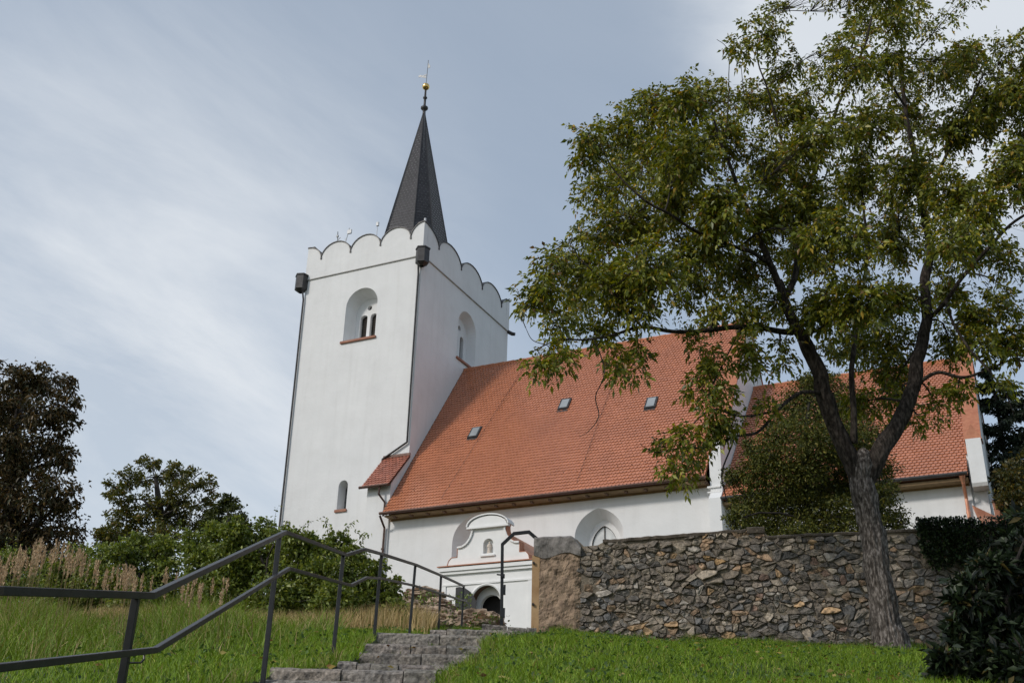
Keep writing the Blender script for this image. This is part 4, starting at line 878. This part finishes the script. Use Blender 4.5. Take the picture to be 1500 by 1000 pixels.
CL = [(800,425,38),(848,402,45),(805,378,24),(872,345,45),(852,452,42),(905,420,50),(882,285,45),(862,225,32),(852,195,16),(922,245,50),(902,190,42),(952,155,42),(962,222,50),(1000,150,40),(1042,150,38),(930,330,55),(985,290,55),(1012,220,50),(1062,200,50),(962,390,50),(1022,360,55),(1002,430,42),(940,455,28),(1062,300,55),(1082,400,48),
 (812,478,26),(870,480,26),(785,540,16),(808,520,16),(832,525,16),(905,512,16),(935,522,18),(928,540,10),(905,540,8),
 (1090,72,24),(1108,42,24),(1135,12,20),(1150,90,30),(1140,55,22),(1100,150,40),(1150,165,45),(1190,120,30),(1228,62,28),(1262,35,34),(1310,20,36),(1345,10,26),(1250,100,40),(1310,90,42),(1362,40,16),(1205,200,50),(1262,180,55),(1332,170,55),(1392,110,46),(1402,75,26),(1440,92,36),(1482,72,28),(1400,190,55),(1460,160,50),(1502,140,45),(1480,235,45),(1530,200,60),(1560,320,60),(1545,100,60),(1300,-40,60),(1420,-10,20),
 (1130,240,55),(1120,320,48),(1182,300,55),(1252,270,58),(1320,260,60),(1392,280,50),(1450,300,34),(1180,375,48),(1242,360,55),(1312,350,56),(1392,350,40),(1432,370,32),(1482,385,32),(1120,440,30),(1208,450,42),(1262,440,48),(1310,440,42),(1390,430,36),(1442,455,34),(1482,440,28),(1215,515,24),(1262,505,40),(1302,505,38),(1392,500,34),(1440,500,26),(1482,495,26),
 (1085,445,30),(1050,452,24),(1112,472,20),(1020,500,20),(1045,520,24),(1012,560,16),(1030,545,14),(1045,600,24),(1060,570,14),(1000,645,20),(1035,640,22),(992,690,13),(1012,680,14),(1072,620,24),(1110,530,22),(1095,505,22),(1140,520,20),(1125,590,15),(1255,585,26),(1325,590,18),(1352,615,14),(1372,600,16),(1400,575,16),(1290,570,16),(1300,545,34),(1420,570,14),(1460,560,15),(1480,500,22),(1500,470,20),(975,655,10)]
skp = np.array([p for p, r in SK]); skr = np.array([r for p, r in SK])
segs, SPt, SPd = [], [], []
for (x, y, r) in CL:
    big = r > 30; dY = RS.uniform(-2.6, 2.6) if big else RS.uniform(-.3, .3)
    dY = abs(dY)+1.0 if (1190 < x < 1345 and y > 470) else dY; guess = at(x, y, TY+dY)
    # small tufts take the depth of the nearest branch
    if not big:
        pr = np.array([(750+1600*((q-np.array([0, 0, EYE]))@rt)/((q-np.array([0, 0, EYE]))@fw), 500-1600*((q-np.array([0, 0, EYE]))@up)/((q-np.array([0, 0, EYE]))@fw)) for q in skp])
        j = np.argmin((pr[:, 0]-x)**2+(pr[:, 1]-y)**2); guess = at(x, y, skp[j][1]+RS.uniform(-.25, .25)+(1.0 if 1190 < x < 1345 and y > 480 else 0))
    rm = r*guess[1]/1600*1.06; d = np.linalg.norm(skp-guess, axis=1)+RS.rand(len(skp))*.3; cand = skp[np.argmin(d)]; rr = min(skr[np.argmin(d)]*.7, .03)
    br = curve(cand, guess, .03, .10, 7); segs.append((br, max(rr, .008), .006))
    ntw = max(3, int((.0165 if big else .012)*r*r+2)); ntw = int(ntw*(1.12 if x > 1180 and y > 250 else 1)); dirs = rdir(ntw); rad = RS.rand(ntw)**.5*rm*RS.uniform(.85, 1.4, ntw); tips = guess+dirs*rad[:, None]*np.array([1, 1.25, .95])
    for t in tips:
        a = br[RS.randint(2, 7)]; tw = curve(a, t, .06, .10, 5); segs.append((tw, .0055, .0025)); ns = RS.randint(6, 12); out = unit(t-guess)
        tw = np.array(tw)
        for q in range(ns):
            u_ = 4*(0.3+0.7*(q+1)/ns); i0 = min(3, int(u_)); p = tw[i0]+(tw[i0+1]-tw[i0])*(u_-i0); dd = unit(out*.6+RS.normal(size=3)*.85+np.array([0, 0, -.05])); SPt.append(p); SPd.append(dd)
V1, F1 = bulk_tubes(segs, 4); fastmesh('twigs', V1, F1, np.ones((len(F1), 3)), 'twig', wal, WTO)
SPt, SPd = np.array(SPt), np.array(SPd); nS = len(SPt)
# compound leaves: five to seven leaflets on a drooping stalk
Ps, Ds, Ls = [], [], []
side = unit(np.cross(SPd, np.array([0, 0, 1.])+RS.normal(size=(nS, 3))*.35)); RL = RS.uniform(.16, .30, (nS, 1))
for t, sgn in ((.35, 1), (.4, -1), (.62, 1), (.68, -1), (.86, 1), (.9, -1), (1.0, 0)):
    p = SPt+SPd*RL*t-np.array([0, 0, 1.])*RL*t*t*.35
    dd = unit(SPd*(.55 if sgn else 1)+side*sgn*.9-np.array([0, 0, .42])+RS.normal(size=(nS, 3))*.22); keep = RS.rand(nS) < (.93 if sgn else 1)
    Ps.append(p[keep]); Ds.append(dd[keep]); Ls.append(np.full(keep.sum(), 1.15 if sgn == 0 else (.75 if t < .5 else 1.0)))
P_, D_, LN = np.concatenate(Ps), np.concatenate(Ds), np.concatenate(Ls)
ln = LN*RS.uniform(.062, .125, len(P_))
cols = palette(len(P_), [(.135, .162, .020), (.205, .215, .026), (.078, .10, .016), (.32, .28, .032), (.40, .27, .04), (.17, .10, .03)], [.34, .26, .22, .12, .03, .03], .35)
Vv, Ff, Cc = leaf_arrays(P_, D_, ln, ln*.5, cols, .22, .14); fastmesh('crown', Vv, Ff, Cc, 'leaf', wal, WTO)
print('walnut leaflets', len(P_))

# --- generic leafy masses
def blobcloud(blobs, n, flat=.9, shell=.5):
    """blobs: (center3, radius) ; sample n points, more near the shell"""
    C_ = np.array([b[0] for b in blobs]); R_ = np.array([b[1] for b in blobs]); w = R_**2; i = RS.choice(len(blobs), n, p=w/w.sum())
    nc = max(8, n//38); ic = RS.choice(len(blobs), nc, p=w/w.sum()); dc = rdir(nc); cc = C_[ic]+dc*(R_[ic]*RS.rand(nc)**shell)[:, None]*np.array([1, 1, flat])
    k = RS.randint(0, nc, n); sg = (R_[ic]*.20)[k][:, None]
    return cc[k]+RS.normal(size=(n, 3))*sg*np.array([1.15, 1.15, .6]), unit(dc[k]+RS.normal(size=(n, 3))*.4)
def leafy(name, label, cat, base, blobs, n, lsize, cols, w=None, mat='leaf', trunk=None, aspect=.55, droop=.2, twigs=0, group=None, shell=.45, flat=.9, up_=.2, part='crown', barkm='darkbark', nbr=0):
    e = empty(name, tuple(base), label, cat, group); O = tuple(base)
    p, d = blobcloud(blobs, n, flat, shell); dd = unit(d*.7+RS.normal(size=(n, 3))*.6+np.array([0, 0, up_])); l = lsize*RS.uniform(.6, 1.3, n)
    Vv, Ff, Cc = leaf_arrays(p, dd, l, l*aspect, palette(n, cols, w, .3), droop, .2); fastmesh(part, Vv, Ff, Cc, mat, e, O)
    if trunk:
        m = MB(); m.tube(*trunk, 8); m.build('trunk', barkm, e, O, smooth=True, fix=False)
    segs = []; tp = np.array(trunk[0]) if trunk else np.array([base])
    for (c, r) in (blobs if nbr else []):
        c = np.array(c); k = np.argmin(np.linalg.norm(tp-c+np.array([0, 0, r*.8]), axis=1)); a = tp[k]; segs.append((curve(a, c, .05, .08, 6), trunk[1][k]*.35 if trunk else .03, .02))
        for _ in range(nbr): segs.append((curve(c, c+rdir(1)[0]*r*.9, 0, .1, 4), .02*max(1, r), .008))
    if segs:
        V1, F1 = bulk_tubes(segs, 4); fastmesh('branches', V1, F1, np.ones((len(F1), 3)), barkm, e, O)
    return e
def PX(lst, Y_, jit=0):
    out = []
    for x, y, r in lst:
        yy = Y_+RS.uniform(-jit, jit); out.append((at(x, y, yy), r*yy/1600*1.05))
    return out
# dark copper tree far left
Yd = 46; b = at(15, 900, Yd); b[2] = float(gz(b[0], b[1]))
tr = [b, at(15, 800, Yd), at(20, 700, Yd), at(25, 620, Yd), at(35, 560, Yd)]
leafy('copper_tree', 'tall dark reddish-brown leaved tree at the far left edge', 'tree', b,
      PX([(20,555,28),(55,560,26),(85,565,22),(100,590,16),(20,600,38),(62,605,34),(95,620,24),(10,650,45),(60,660,38),(92,672,22),(15,710,48),(70,720,36),(98,735,18),(20,770,52),(80,780,38),(112,775,14),(-40,600,50),(-50,700,60),(-30,780,60),(40,830,50),(100,830,34),(-40,540,30),(0,530,16)], Yd, 1.5), 31000, .20,
      [(.06, .048, .016), (.085, .06, .02), (.04, .042, .015), (.12, .075, .025)], mat='darkleaf', trunk=(tr, [.5, .45, .35, .2, .08]), nbr=8, shell=.4, droop=.5, aspect=.5)
# broadleaf trees behind the hedge
Ym = 58; b = at(235, 900, Ym); b[2] = float(gz(b[0], b[1]))
tr = [b, at(238, 800, Ym), at(236, 760, Ym), at(228, 700, Ym)]
leafy('broadleaf_tree', 'rounded olive-green tree with airy double crown behind the hedge', 'tree', b,
      PX([(205,682,14),(225,680,12),(190,700,18),(215,705,18),(165,715,12),(175,730,16),(200,735,20),(240,700,14),(262,696,18),(285,700,18),(300,705,14),(310,722,10),(270,725,22),(240,740,20),(300,742,16),(180,760,22),(215,765,24),(260,760,22),(160,780,18),(295,770,20),(150,790,16),(230,790,26),(185,790,20)], Ym, 1.5), 13000, .19,
      [(.09, .10, .021), (.125, .125, .026), (.06, .072, .017), (.19, .15, .03), (.15, .09, .022)], [.35, .3, .2, .1, .05], trunk=(tr, [.4, .3, .25, .1]), nbr=6, shell=.42)
b = at(335, 880, 55.); b[2] = float(gz(b[0], b[1]))
leafy('small_tree', 'smaller green tree low between the airy tree and the white tower', 'tree', b,
      PX([(335,735,12),(320,750,14),(345,752,14),(330,770,18),(310,775,16),(355,775,12),(350,790,14),(370,790,10)], 55, 1), 6000, .19, [(.05, .065, .018), (.075, .09, .02), (.035, .045, .012)], trunk=([b, at(334, 780, 55), at(334, 745, 55)], [.25, .15, .05]), nbr=5, shell=.42)
# conifer at the right edge
def conifer(name, label, px, Yc, top_px, base_px, wpx, cols, n=9000, lsize=.22):
    b = at(px, base_px, Yc); b[2] = float(gz(b[0], b[1])); e = empty(name, tuple(b), label, 'tree'); t = at(px, top_px, Yc); zt = t[2]; h = zt-b[2]; R0 = wpx*Yc/1600
    m = MB(); m.tube([b, (b[0], b[1], zt)], [.25, .03], 8); m.build('trunk', 'darkbark', e, tuple(b))
    P_, D_, segs = [], [], []; nb = 230
    for i in range(nb):
        f = (i/nb)**.9; z_ = zt-.3-f*(h-.5); rr = R0*(f**.8)*RS.uniform(.7, 1.1)+.15; a = RS.rand()*6.283; d = np.array([math.cos(a), math.sin(a), -.18+.25*(1-f)]); q0 = np.array([b[0], b[1], z_])
        tip = q0+d*rr; segs.append((curve(q0, tip, .06, .03, 5), .03, .008)); k = int(n/nb*(.4+1.2*f)); t_ = RS.rand(k)**.7
        p = q0+d*rr*t_[:, None]+RS.normal(size=(k, 3))*np.array([.22, .22, .09])*rr*.35; P_.append(p); D_.append(unit(d+RS.normal(size=(k, 3))*.5+np.array([0, 0, -.15])))
    P_, D_ = np.concatenate(P_), np.concatenate(D_); l = lsize*RS.uniform(.6, 1.3, len(P_)); Vv, Ff, Cc = leaf_arrays(P_, D_, l, l*.35, palette(len(P_), cols, None, .3), .3, .1)
    fastmesh('foliage', Vv, Ff, Cc, 'needle', e, tuple(b)); V1, F1 = bulk_tubes(segs, 4); fastmesh('branches', V1, F1, np.ones((len(F1), 3)), 'darkbark', e, tuple(b))
conifer('spruce_tree', 'dark spruce tree at the right edge beyond the church gable', 1512, 44., 530, 900, 175, [(.018, .03, .018), (.03, .045, .022), (.02, .025, .014)], 60000, .22)
b = at(1485, 900, 38.); b[2] = float(gz(b[0], b[1]))
leafy('autumn_shrub', 'dark shrub with yellowing leaves below the spruce at the right edge', 'shrub', b, PX([(1480,700,22),(1500,690,30),(1490,740,32),(1520,760,40),(1475,760,16),(1470,730,12)], 38, 1), 4000, .17, [(.045, .05, .012), (.12, .09, .02), (.03, .04, .012), (.08, .07, .015)], shell=.4, nbr=3)
# thuja-like bush behind the wall
Yt = 28.; b = at(1185, 830, Yt); b[2] = float(gz(b[0], b[1]))
tr = [b, at(1185, 760, Yt), at(1180, 700, Yt), at(1180, 640, Yt), at(1185, 590, Yt)]
th = leafy('cypress_tree', 'broad yellow-green cypress growing behind the stone wall against the church', 'tree', b,
      PX([(1180,570,26),(1215,575,30),(1160,600,30),(1200,610,40),(1240,600,34),(1140,640,32),(1180,650,44),(1230,650,46),(1270,640,30),(1110,690,30),(1150,700,44),(1205,710,48),(1255,700,44),(1290,690,24),(1095,735,28),(1130,750,42),(1190,760,46),(1245,760,44),(1290,745,30),(1305,770,26),(1080,760,20),(1320,765,14),(1080,700,20),(1130,670,30),(1180,690,30),(1100,660,16),(1265,670,28),(1300,720,22),(1200,560,24),(1110,785,36),(1170,800,44),(1240,800,44)], Yt, 1.1), 80000, .085,
      [(.07, .085, .014), (.115, .12, .018), (.042, .055, .012), (.17, .15, .025)], [.35, .28, .25, .12], mat='needle', trunk=(tr, [.14, .12, .1, .07, .03]), nbr=7, aspect=.45, shell=.5)
# hedge shrubs
hcol = [(.12, .165, .03), (.17, .21, .042), (.08, .11, .023), (.25, .28, .065)]
def shrub(px, Yb, lst, n, label, name='hedge_shrub'):
    b = at(px, 890, Yb); b[2] = float(gz(b[0], b[1])); bl = PX([(q, w_+(12 if w_ < 880 else 0), r_*.88) for q, w_, r_ in lst], Yb, .7)
    e = leafy(name, label, 'shrub', b, bl, int(n*2.4), .085, hcol, [.35, .3, .2, .15], group='leafy shrubs in the hedge along the meadow', nbr=3, shell=.38, part='foliage', aspect=.6)
    # long arching shoots
    segs, P_, D_ = [], [], []
    for _ in range(26):
        c, r = bl[RS.randint(len(bl))]; a = np.array(c); tip = a+np.array([RS.normal()*.4, RS.normal()*.4, r*RS.uniform(1.0, 1.55)]); cv_ = curve(a, tip, .05, .1, 8); segs.append((cv_, .007, .002))
        for q in cv_[2:]:
            for _ in range(3): P_.append(q+RS.normal(size=3)*.03); D_.append(RS.normal(size=3))
    V1, F1 = bulk_tubes(segs, 3); fastmesh('shoots', V1, F1, np.ones((len(F1), 3)), 'twig', e, tuple(b))
    P_, D_ = np.array(P_), unit(np.array(D_)); l = RS.uniform(.05, .09, len(P_)); Vv, Ff, Cc = leaf_arrays(P_, D_, l, l*.55, palette(len(P_), hcol, None, .3), .3, .2); fastmesh('shoot_leaves', Vv, Ff, Cc, 'leaf', e, tuple(b))
FILL = lambda a, b_, st=26: [(q, 893, 20) for q in range(a, b_, st)]
shrub(20, 27, [(-30,830,40),(20,825,36),(60,835,34),(0,870,40),(50,875,36),(-60,860,50)]+FILL(-60, 80), 5000, 'leafy hedge shrub at the left edge under the dark tree')
shrub(110, 25, [(90,820,22),(120,810,24),(150,805,24),(95,850,34),(140,845,36),(110,885,34),(160,880,30)]+FILL(80, 180), 6500, 'low leafy hedge shrub behind the tan seed heads')
shrub(200, 23.5, [(180,800,22),(205,790,24),(235,792,24),(185,835,34),(230,830,36),(200,870,36),(250,865,34)]+FILL(170, 270), 7500, 'green hedge shrub left of the highest handrail bend below the airy tree')
shrub(310, 22.5, [(285,788,24),(315,775,24),(345,768,24),(300,820,36),(345,810,36),(310,860,38),(355,855,36),(330,885,26)]+FILL(270, 370), 8500, 'tallest green hedge shrub left of the tower corner')
shrub(410, 21.5, [(385,765,20),(415,775,22),(440,785,24),(390,810,34),(435,820,36),(400,860,36),(445,865,34),(420,885,26)]+FILL(370, 460), 8500, 'green hedge shrub in front of the tower foot')
shrub(500, 21, [(465,792,22),(495,785,22),(520,800,20),(480,830,34),(525,835,30),(490,868,32),(535,868,28),(560,850,22),(555,820,14),(580,845,12),(572,875,18)]+FILL(450, 590), 8500, 'hedge shrub with loose shoots at the nave corner behind the handrail')
# large-leaved bush at the lower right and ivy on the wall
Yr = 12.0; b = at(1470, 1000, Yr); b[2] = float(gz(b[0], b[1]))
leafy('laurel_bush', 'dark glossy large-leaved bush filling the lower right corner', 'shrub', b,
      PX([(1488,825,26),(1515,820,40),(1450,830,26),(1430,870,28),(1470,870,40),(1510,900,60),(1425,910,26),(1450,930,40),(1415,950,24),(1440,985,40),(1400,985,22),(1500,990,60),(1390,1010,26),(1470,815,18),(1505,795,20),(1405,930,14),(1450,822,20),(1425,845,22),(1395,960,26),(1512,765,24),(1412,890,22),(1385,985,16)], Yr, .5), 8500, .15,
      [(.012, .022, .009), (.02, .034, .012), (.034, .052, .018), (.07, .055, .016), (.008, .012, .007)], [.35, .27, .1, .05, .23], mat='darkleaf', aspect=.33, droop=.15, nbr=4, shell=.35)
iv = empty('ivy', wp(9.0, wtop(9)-.4, .1), 'dark ivy hanging over the right part of the stone wall', 'climbing plant')
n = 17000; s_ = RS.uniform(7.75, 12.8, n); dep = (wtop(9)-.1)-(np.clip(s_-7.6, 0, 1.5)/1.5)**.7*2.1*(.75+.25*np.sin(s_*5)); zz = dep+(7.62-dep)*RS.rand(n)**.8
p = np.array([wp(a, b_, .09+RS.rand()*.13) for a, b_ in zip(s_, zz)]); over = RS.rand(n) < .2; p[over] = np.array([wp(a, 7.48+RS.rand()*.10*(1+math.sin(a*4)*.6), RS.uniform(-.5, .15)) for a in s_[over]])
dd = unit(np.array([wn[0], wn[1], -.5])+RS.normal(size=(n, 3))*.6); l = RS.uniform(.04, .08, n)
Vv, Ff, Cc = leaf_arrays(p, dd, l, l*.9, palette(n, [(.012, .024, .008), (.024, .042, .012), (.042, .068, .018)], [.5, .35, .15], .3), .2, .15); fastmesh('foliage', Vv, Ff, Cc, 'darkleaf', iv, tuple(iv.location))
V1, F1 = bulk_tubes([(curve(wp(a, 5.4, .07), wp(a+RS.normal()*.6, 7.4, .08), 0, .05, 7), .012, .005) for a in RS.uniform(8.6, 12, 14)], 4); fastmesh('stems', V1, F1, np.ones((len(F1), 3)), 'twig', iv, tuple(iv.location))

# --- grass
def in_stairs(x, y, mrg=0.0):
    ys_ = [d[1] for d in STEPS]+[23.4]; x0 = np.interp(y, ys_, [d[0] for d in STEPS]+[.1]); x1 = np.interp(y, ys_, [d[2] for d in STEPS]+[.75])
    return (x > x0-mrg) & (x < x1+mrg) & (y > 8.9)*np.ones_like(x, bool)
def blades(name, label, x, y, h, w, cols, mat, lean=.35, wts=None, var=.3, z0=None, cat='grass'):
    n = len(x); z = gz(x, y)-.02 if z0 is None else z0; a = RS.rand(n)*6.283; h = np.asarray(h)*np.ones(n); w = np.asarray(w)*np.ones(n)
    P0_ = np.stack([x, y, z], 1); sd_ = np.stack([np.cos(a), np.sin(a)*.4, 0*a], 1)*w[:, None]*.5; ld = RS.normal(size=(n, 3))*lean; ld[:, 2] = 0
    mid = P0_+np.array([0, 0, 1.])*h[:, None]*.55+ld*h[:, None]*.35; tip = P0_+np.array([0, 0, 1.])*(h*(1-.25*np.linalg.norm(ld, axis=1)))[:, None]+ld*h[:, None]
    Vv = np.stack([P0_-sd_, P0_+sd_, mid+sd_*.7, tip, mid-sd_*.7], 1).reshape(-1, 3); i = np.arange(n)[:, None]*5
    F_ = np.concatenate([i+np.array([[0, 1, 2]]), i+np.array([[0, 2, 4]]), i+np.array([[4, 2, 3]])], 1).reshape(-1, 3)
    c = palette(n, cols, wts, var); o = fastmesh(name, Vv, F_, np.repeat(c, 3, 0), mat); tag(o, label, cat, kind='stuff'); return o
n = 260000
x = np.concatenate([RS.uniform(-7.5, -1.2, int(n*.42)), RS.uniform(-1.0, 10, int(n*.58))]); y = 8.2+(23-8.2)*RS.rand(len(x))**.85
x = np.concatenate([x, RS.uniform(-12, 16, 60000), RS.uniform(10, 22, 30000), RS.uniform(-14, -7.5, 25000)]); y = np.concatenate([y, RS.uniform(.8, 8.4, 60000), RS.uniform(8, 21, 30000), RS.uniform(8, 22, 25000)])
ok = ~((np.abs(x) < .6) & (y < 2)) & ~in_stairs(x, y, np.where(y > 16.5, .22, -.02)) & ((x-.62)*wn[0]+(y-23)*wn[1] > .03) ; x, y = x[ok], y[ok]
pat = np.sin(x*1.9+y*.8)+np.sin(y*2.3-x*1.1)+np.sin(x*5.1)*np.sin(y*4.3)
blades('lawn_grass', 'short lush green grass on both slopes beside the steps', x, y, .095*(1+.35*pat/3)*RS.uniform(.5, 1.7, len(x)), RS.uniform(.007, .015, len(x)), [(.15, .25, .022), (.21, .32, .03), (.10, .17, .016), (.30, .36, .06), (.34, .28, .10)], 'grassblade', .6, [.38, .32, .18, .09, .03])
n = 2600   # clover and weeds in the lawn
xx = RS.uniform(-6, 9, n); yy = RS.uniform(9, 22.5, n); ok = ~in_stairs(xx, yy, .05) & ((xx-.62)*wn[0]+(yy-23)*wn[1] > .1); xx, yy = xx[ok], yy[ok]
P_ = np.stack([xx, yy, gz(xx, yy)+RS.uniform(.03, .10, len(xx))], 1); P_ = np.repeat(P_, 3, 0)+RS.normal(size=(len(xx)*3, 3))*.03; l = RS.uniform(.03, .07, len(P_))
Vv, Ff, Cc = leaf_arrays(P_, unit(RS.normal(size=P_.shape)+np.array([0, 0, .6])), l, l*.6, palette(len(P_), [(.05, .10, .02), (.08, .14, .03)], None, .3), .2, .1); o = fastmesh('weeds', Vv, Ff, Cc, 'grassblade'); tag(o, 'small broad-leaved weeds and clover scattered in the grass', 'weeds', kind='stuff')
n = 42000  # tall meadow grass left
x = RS.uniform(-9.5, -2.6, n); y = RS.uniform(11.0, 19, n); t = (x+3.4)*.9+(14.5-y)*.45*(y < 14.5)-(y > 14.5)*(y-14.5)*.12; ok = (t < RS.normal(size=n)*.6+.35*np.sin(x*3+y*2)); x, y = x[ok], y[ok]
blades('meadow_grass', 'tall unmown meadow grass on the left slope', x, y, np.clip(.33+.14*np.sin(x*2.3+y*1.1)+.10*np.sin(x*5.3-y*2.9), .12, .7)*RS.uniform(.5, 1.35, len(x)), RS.uniform(.007, .014, len(x)), [(.13, .21, .024), (.20, .28, .038), (.30, .28, .09), (.42, .32, .16)], 'grassblade', .62, [.46, .34, .12, .08])
n = 15000  # dry tan grass under the hedge
x = RS.uniform(-7, -1.3, n); y = 19.6+RS.normal(size=n)*.55+(x+4)*.25; ok = ~in_stairs(x, y, .1); x, y = x[ok], y[ok]
blades('dry_grass', 'dry straw-coloured grass along the foot of the hedge', x, y, RS.uniform(.18, .60, len(x))*np.interp(x, [-7, -3, -2, -1.3], [.7, .8, 1.15, 1]), RS.uniform(.008, .015, len(x)), [(.46, .34, .16), (.55, .42, .22), (.30, .22, .09), (.14, .17, .04)], 'drygrass', .3, [.4, .25, .2, .15])
# reed-like seed heads
segs, P_, D_ = [], [], []
for i in range(120):
    px = RS.choice([10, 30, 50, 70, 90, 110, 165, 175, 200, 290])+RS.normal()*20 if i < 95 else RS.uniform(-20, 330); Yq = RS.uniform(12.5, 15.5)
    tp = at(px, {0: 800}.get(9, 0) or (845-35*max(0, 1-abs(px-70)/90)-RS.rand()*26+.09*max(0, px-100)), Yq); bz = float(gz(tp[0], tp[1])); h = max(.6, tp[2]-bz); ln_ = RS.normal(size=2)*.05*h
    cv_ = [np.array([tp[0]-ln_[0]*(1-t)**2, tp[1]-ln_[1]*(1-t)**2, bz+h*t]) for t in np.linspace(0, 1, 6)]; segs.append((cv_, .003, .0015)); hl = RS.uniform(.16, .30); k = 60
    t_ = RS.rand(k); w_ = .014*np.sin(math.pi*np.clip(t_, .05, .95))**.7; P_.append(tp+np.array([0, 0, -1.])*hl*t_[:, None]+RS.normal(size=(k, 3))*w_[:, None]*.6); D_.append(unit(np.array([0, 0, 1.])+RS.normal(size=(k, 3))*.35))
V1, F1 = bulk_tubes(segs, 3); rg = empty('reed_grass', tuple(cv_[0]), 'tan feathery seed heads of reed grass standing above the left rail', 'grass'); rg['kind'] = 'stuff'
fastmesh('stalks', V1, F1, np.tile([(.32, .24, .12)], (len(F1), 1)), 'drygrass', rg, tuple(rg.location))
P_, D_ = np.concatenate(P_), np.concatenate(D_); l = RS.uniform(.025, .05, len(P_)); Vv, Ff, Cc = leaf_arrays(P_, D_, l, l*.3, palette(len(P_), [(.46, .33, .20), (.58, .43, .28), (.36, .25, .15)], None, .25), 0, .05); fastmesh('seed_heads', Vv, Ff, Cc, 'drygrass', rg, tuple(rg.location))
# tufts growing out of the step joints and the rocks
n = 2600; k = RS.randint(0, len(STEPS), n); x = np.array([STEPS[i][0]+(STEPS[i][2]-STEPS[i][0])*RS.rand()**(1 if i % 2 else 1.5) for i in k]); y = np.array([STEPS[i][1] for i in k])+RS.choice([.52, -.03], n, p=[.35, .65]); ok = np.sin(x*9+k*2.7) > .72; x, y, k = x[ok], y[ok], k[ok]
z0 = np.array([STEPS[i][4]-.21 if dy_ < STEPS[i][1] else STEPS[i][4]-.02 for i, dy_ in zip(k, y)]); blades('step_tufts', 'small grass tufts in the joints of the steps', x, y, RS.uniform(.05, .13, len(x)), .009, [(.09, .14, .02), (.14, .15, .04)], 'grassblade', .5, z0=z0)

# longer tufts against the wall, the steps, the trunk and the posts
xs_, ys_ = [], []
for i in range(5200):
    a = .5+RS.rand()*12; q = wp(a, 0, .06+abs(RS.normal())*.10); xs_.append(q[0]); ys_.append(q[1])
for i in range(2600):
    y_ = RS.uniform(9.4, 17); xx_ = [d[0] for d in STEPS]; x2_ = [d[2] for d in STEPS]; yy_ = [d[1] for d in STEPS]
    xs_.append(np.interp(y_, yy_, xx_)-abs(RS.normal())*.09-.01 if RS.rand() < .5 else np.interp(y_, yy_, x2_)+abs(RS.normal())*.09+.01); ys_.append(y_)
for i in range(900):
    a = RS.rand()*6.28; r_ = .36+abs(RS.normal())*.12; xs_.append(wt[0]+r_*math.cos(a)); ys_.append(wt[1]+r_*math.sin(a))
xs_, ys_ = np.array(xs_), np.array(ys_); w_ = np.clip(.5+.5*np.sin(xs_*6.3)*np.sin(xs_*2.1+ys_*3), .1, 1)
blades('edge_tufts', 'longer grass tufts along the wall foot and the step edges', xs_, ys_, .26*w_*RS.uniform(.5, 1.2, len(xs_)), .010, [(.12, .20, .02), (.18, .27, .03), (.28, .28, .07), (.34, .27, .12)], 'grassblade', .5, [.4, .3, .18, .12])
# fallen leaves and small pale flowers lying in the lawn
n = 420; x = np.concatenate([RS.uniform(2, 9, 300), RS.uniform(-5, 2, 120)]); y = RS.uniform(10, 21, n); ok = ((x-.62)*wn[0]+(y-23)*wn[1] > .2); x, y = x[ok], y[ok]
P_ = np.stack([x, y, gz(x, y)+RS.uniform(.04, .09, len(x))], 1); l = RS.uniform(.05, .10, len(x)); D_ = unit(RS.normal(size=P_.shape)*np.array([1, 1, .25])); D_[:, 2] = np.abs(D_[:, 2])*.3
Vv, Ff, Cc = leaf_arrays(P_, D_, l, l*.5, palette(len(x), [(.30, .22, .06), (.22, .13, .05), (.15, .09, .04), (.36, .30, .10)], None, .3), .0, .1); o = fastmesh('fallen_leaves', Vv, Ff, Cc, 'drygrass'); tag(o, 'yellow and brown fallen leaves scattered on the lawn', 'leaves', kind='stuff')

# weeds growing on and in front of the rocks
n = 480; c_ = RS.randint(0, 5, n); cx_ = np.array([-.55, -1.2, -.95, -.2, -1.75])[c_]; cy_ = np.array([22.9, 23.2, 24.2, 23.1, 24.4])[c_]; x = cx_+RS.normal(size=n)*.13; y = cy_+RS.normal(size=n)*.12
P_ = np.stack([x, y, gz(x, y)+RS.uniform(0, .34, n)+np.array([0, .05, .45, 0, .5])[c_]], 1); l = RS.uniform(.04, .09, n)
Vv, Ff, Cc = leaf_arrays(P_, unit(RS.normal(size=P_.shape)+np.array([0, 0, .5])), l, l*.6, palette(n, [(.10, .16, .03), (.16, .22, .04), (.07, .10, .02)], None, .3), .2, .1); o = fastmesh('rock_weeds', Vv, Ff, Cc, 'leaf'); tag(o, 'low green weeds sprouting between the tan rocks by the gate', 'weeds', kind='stuff')
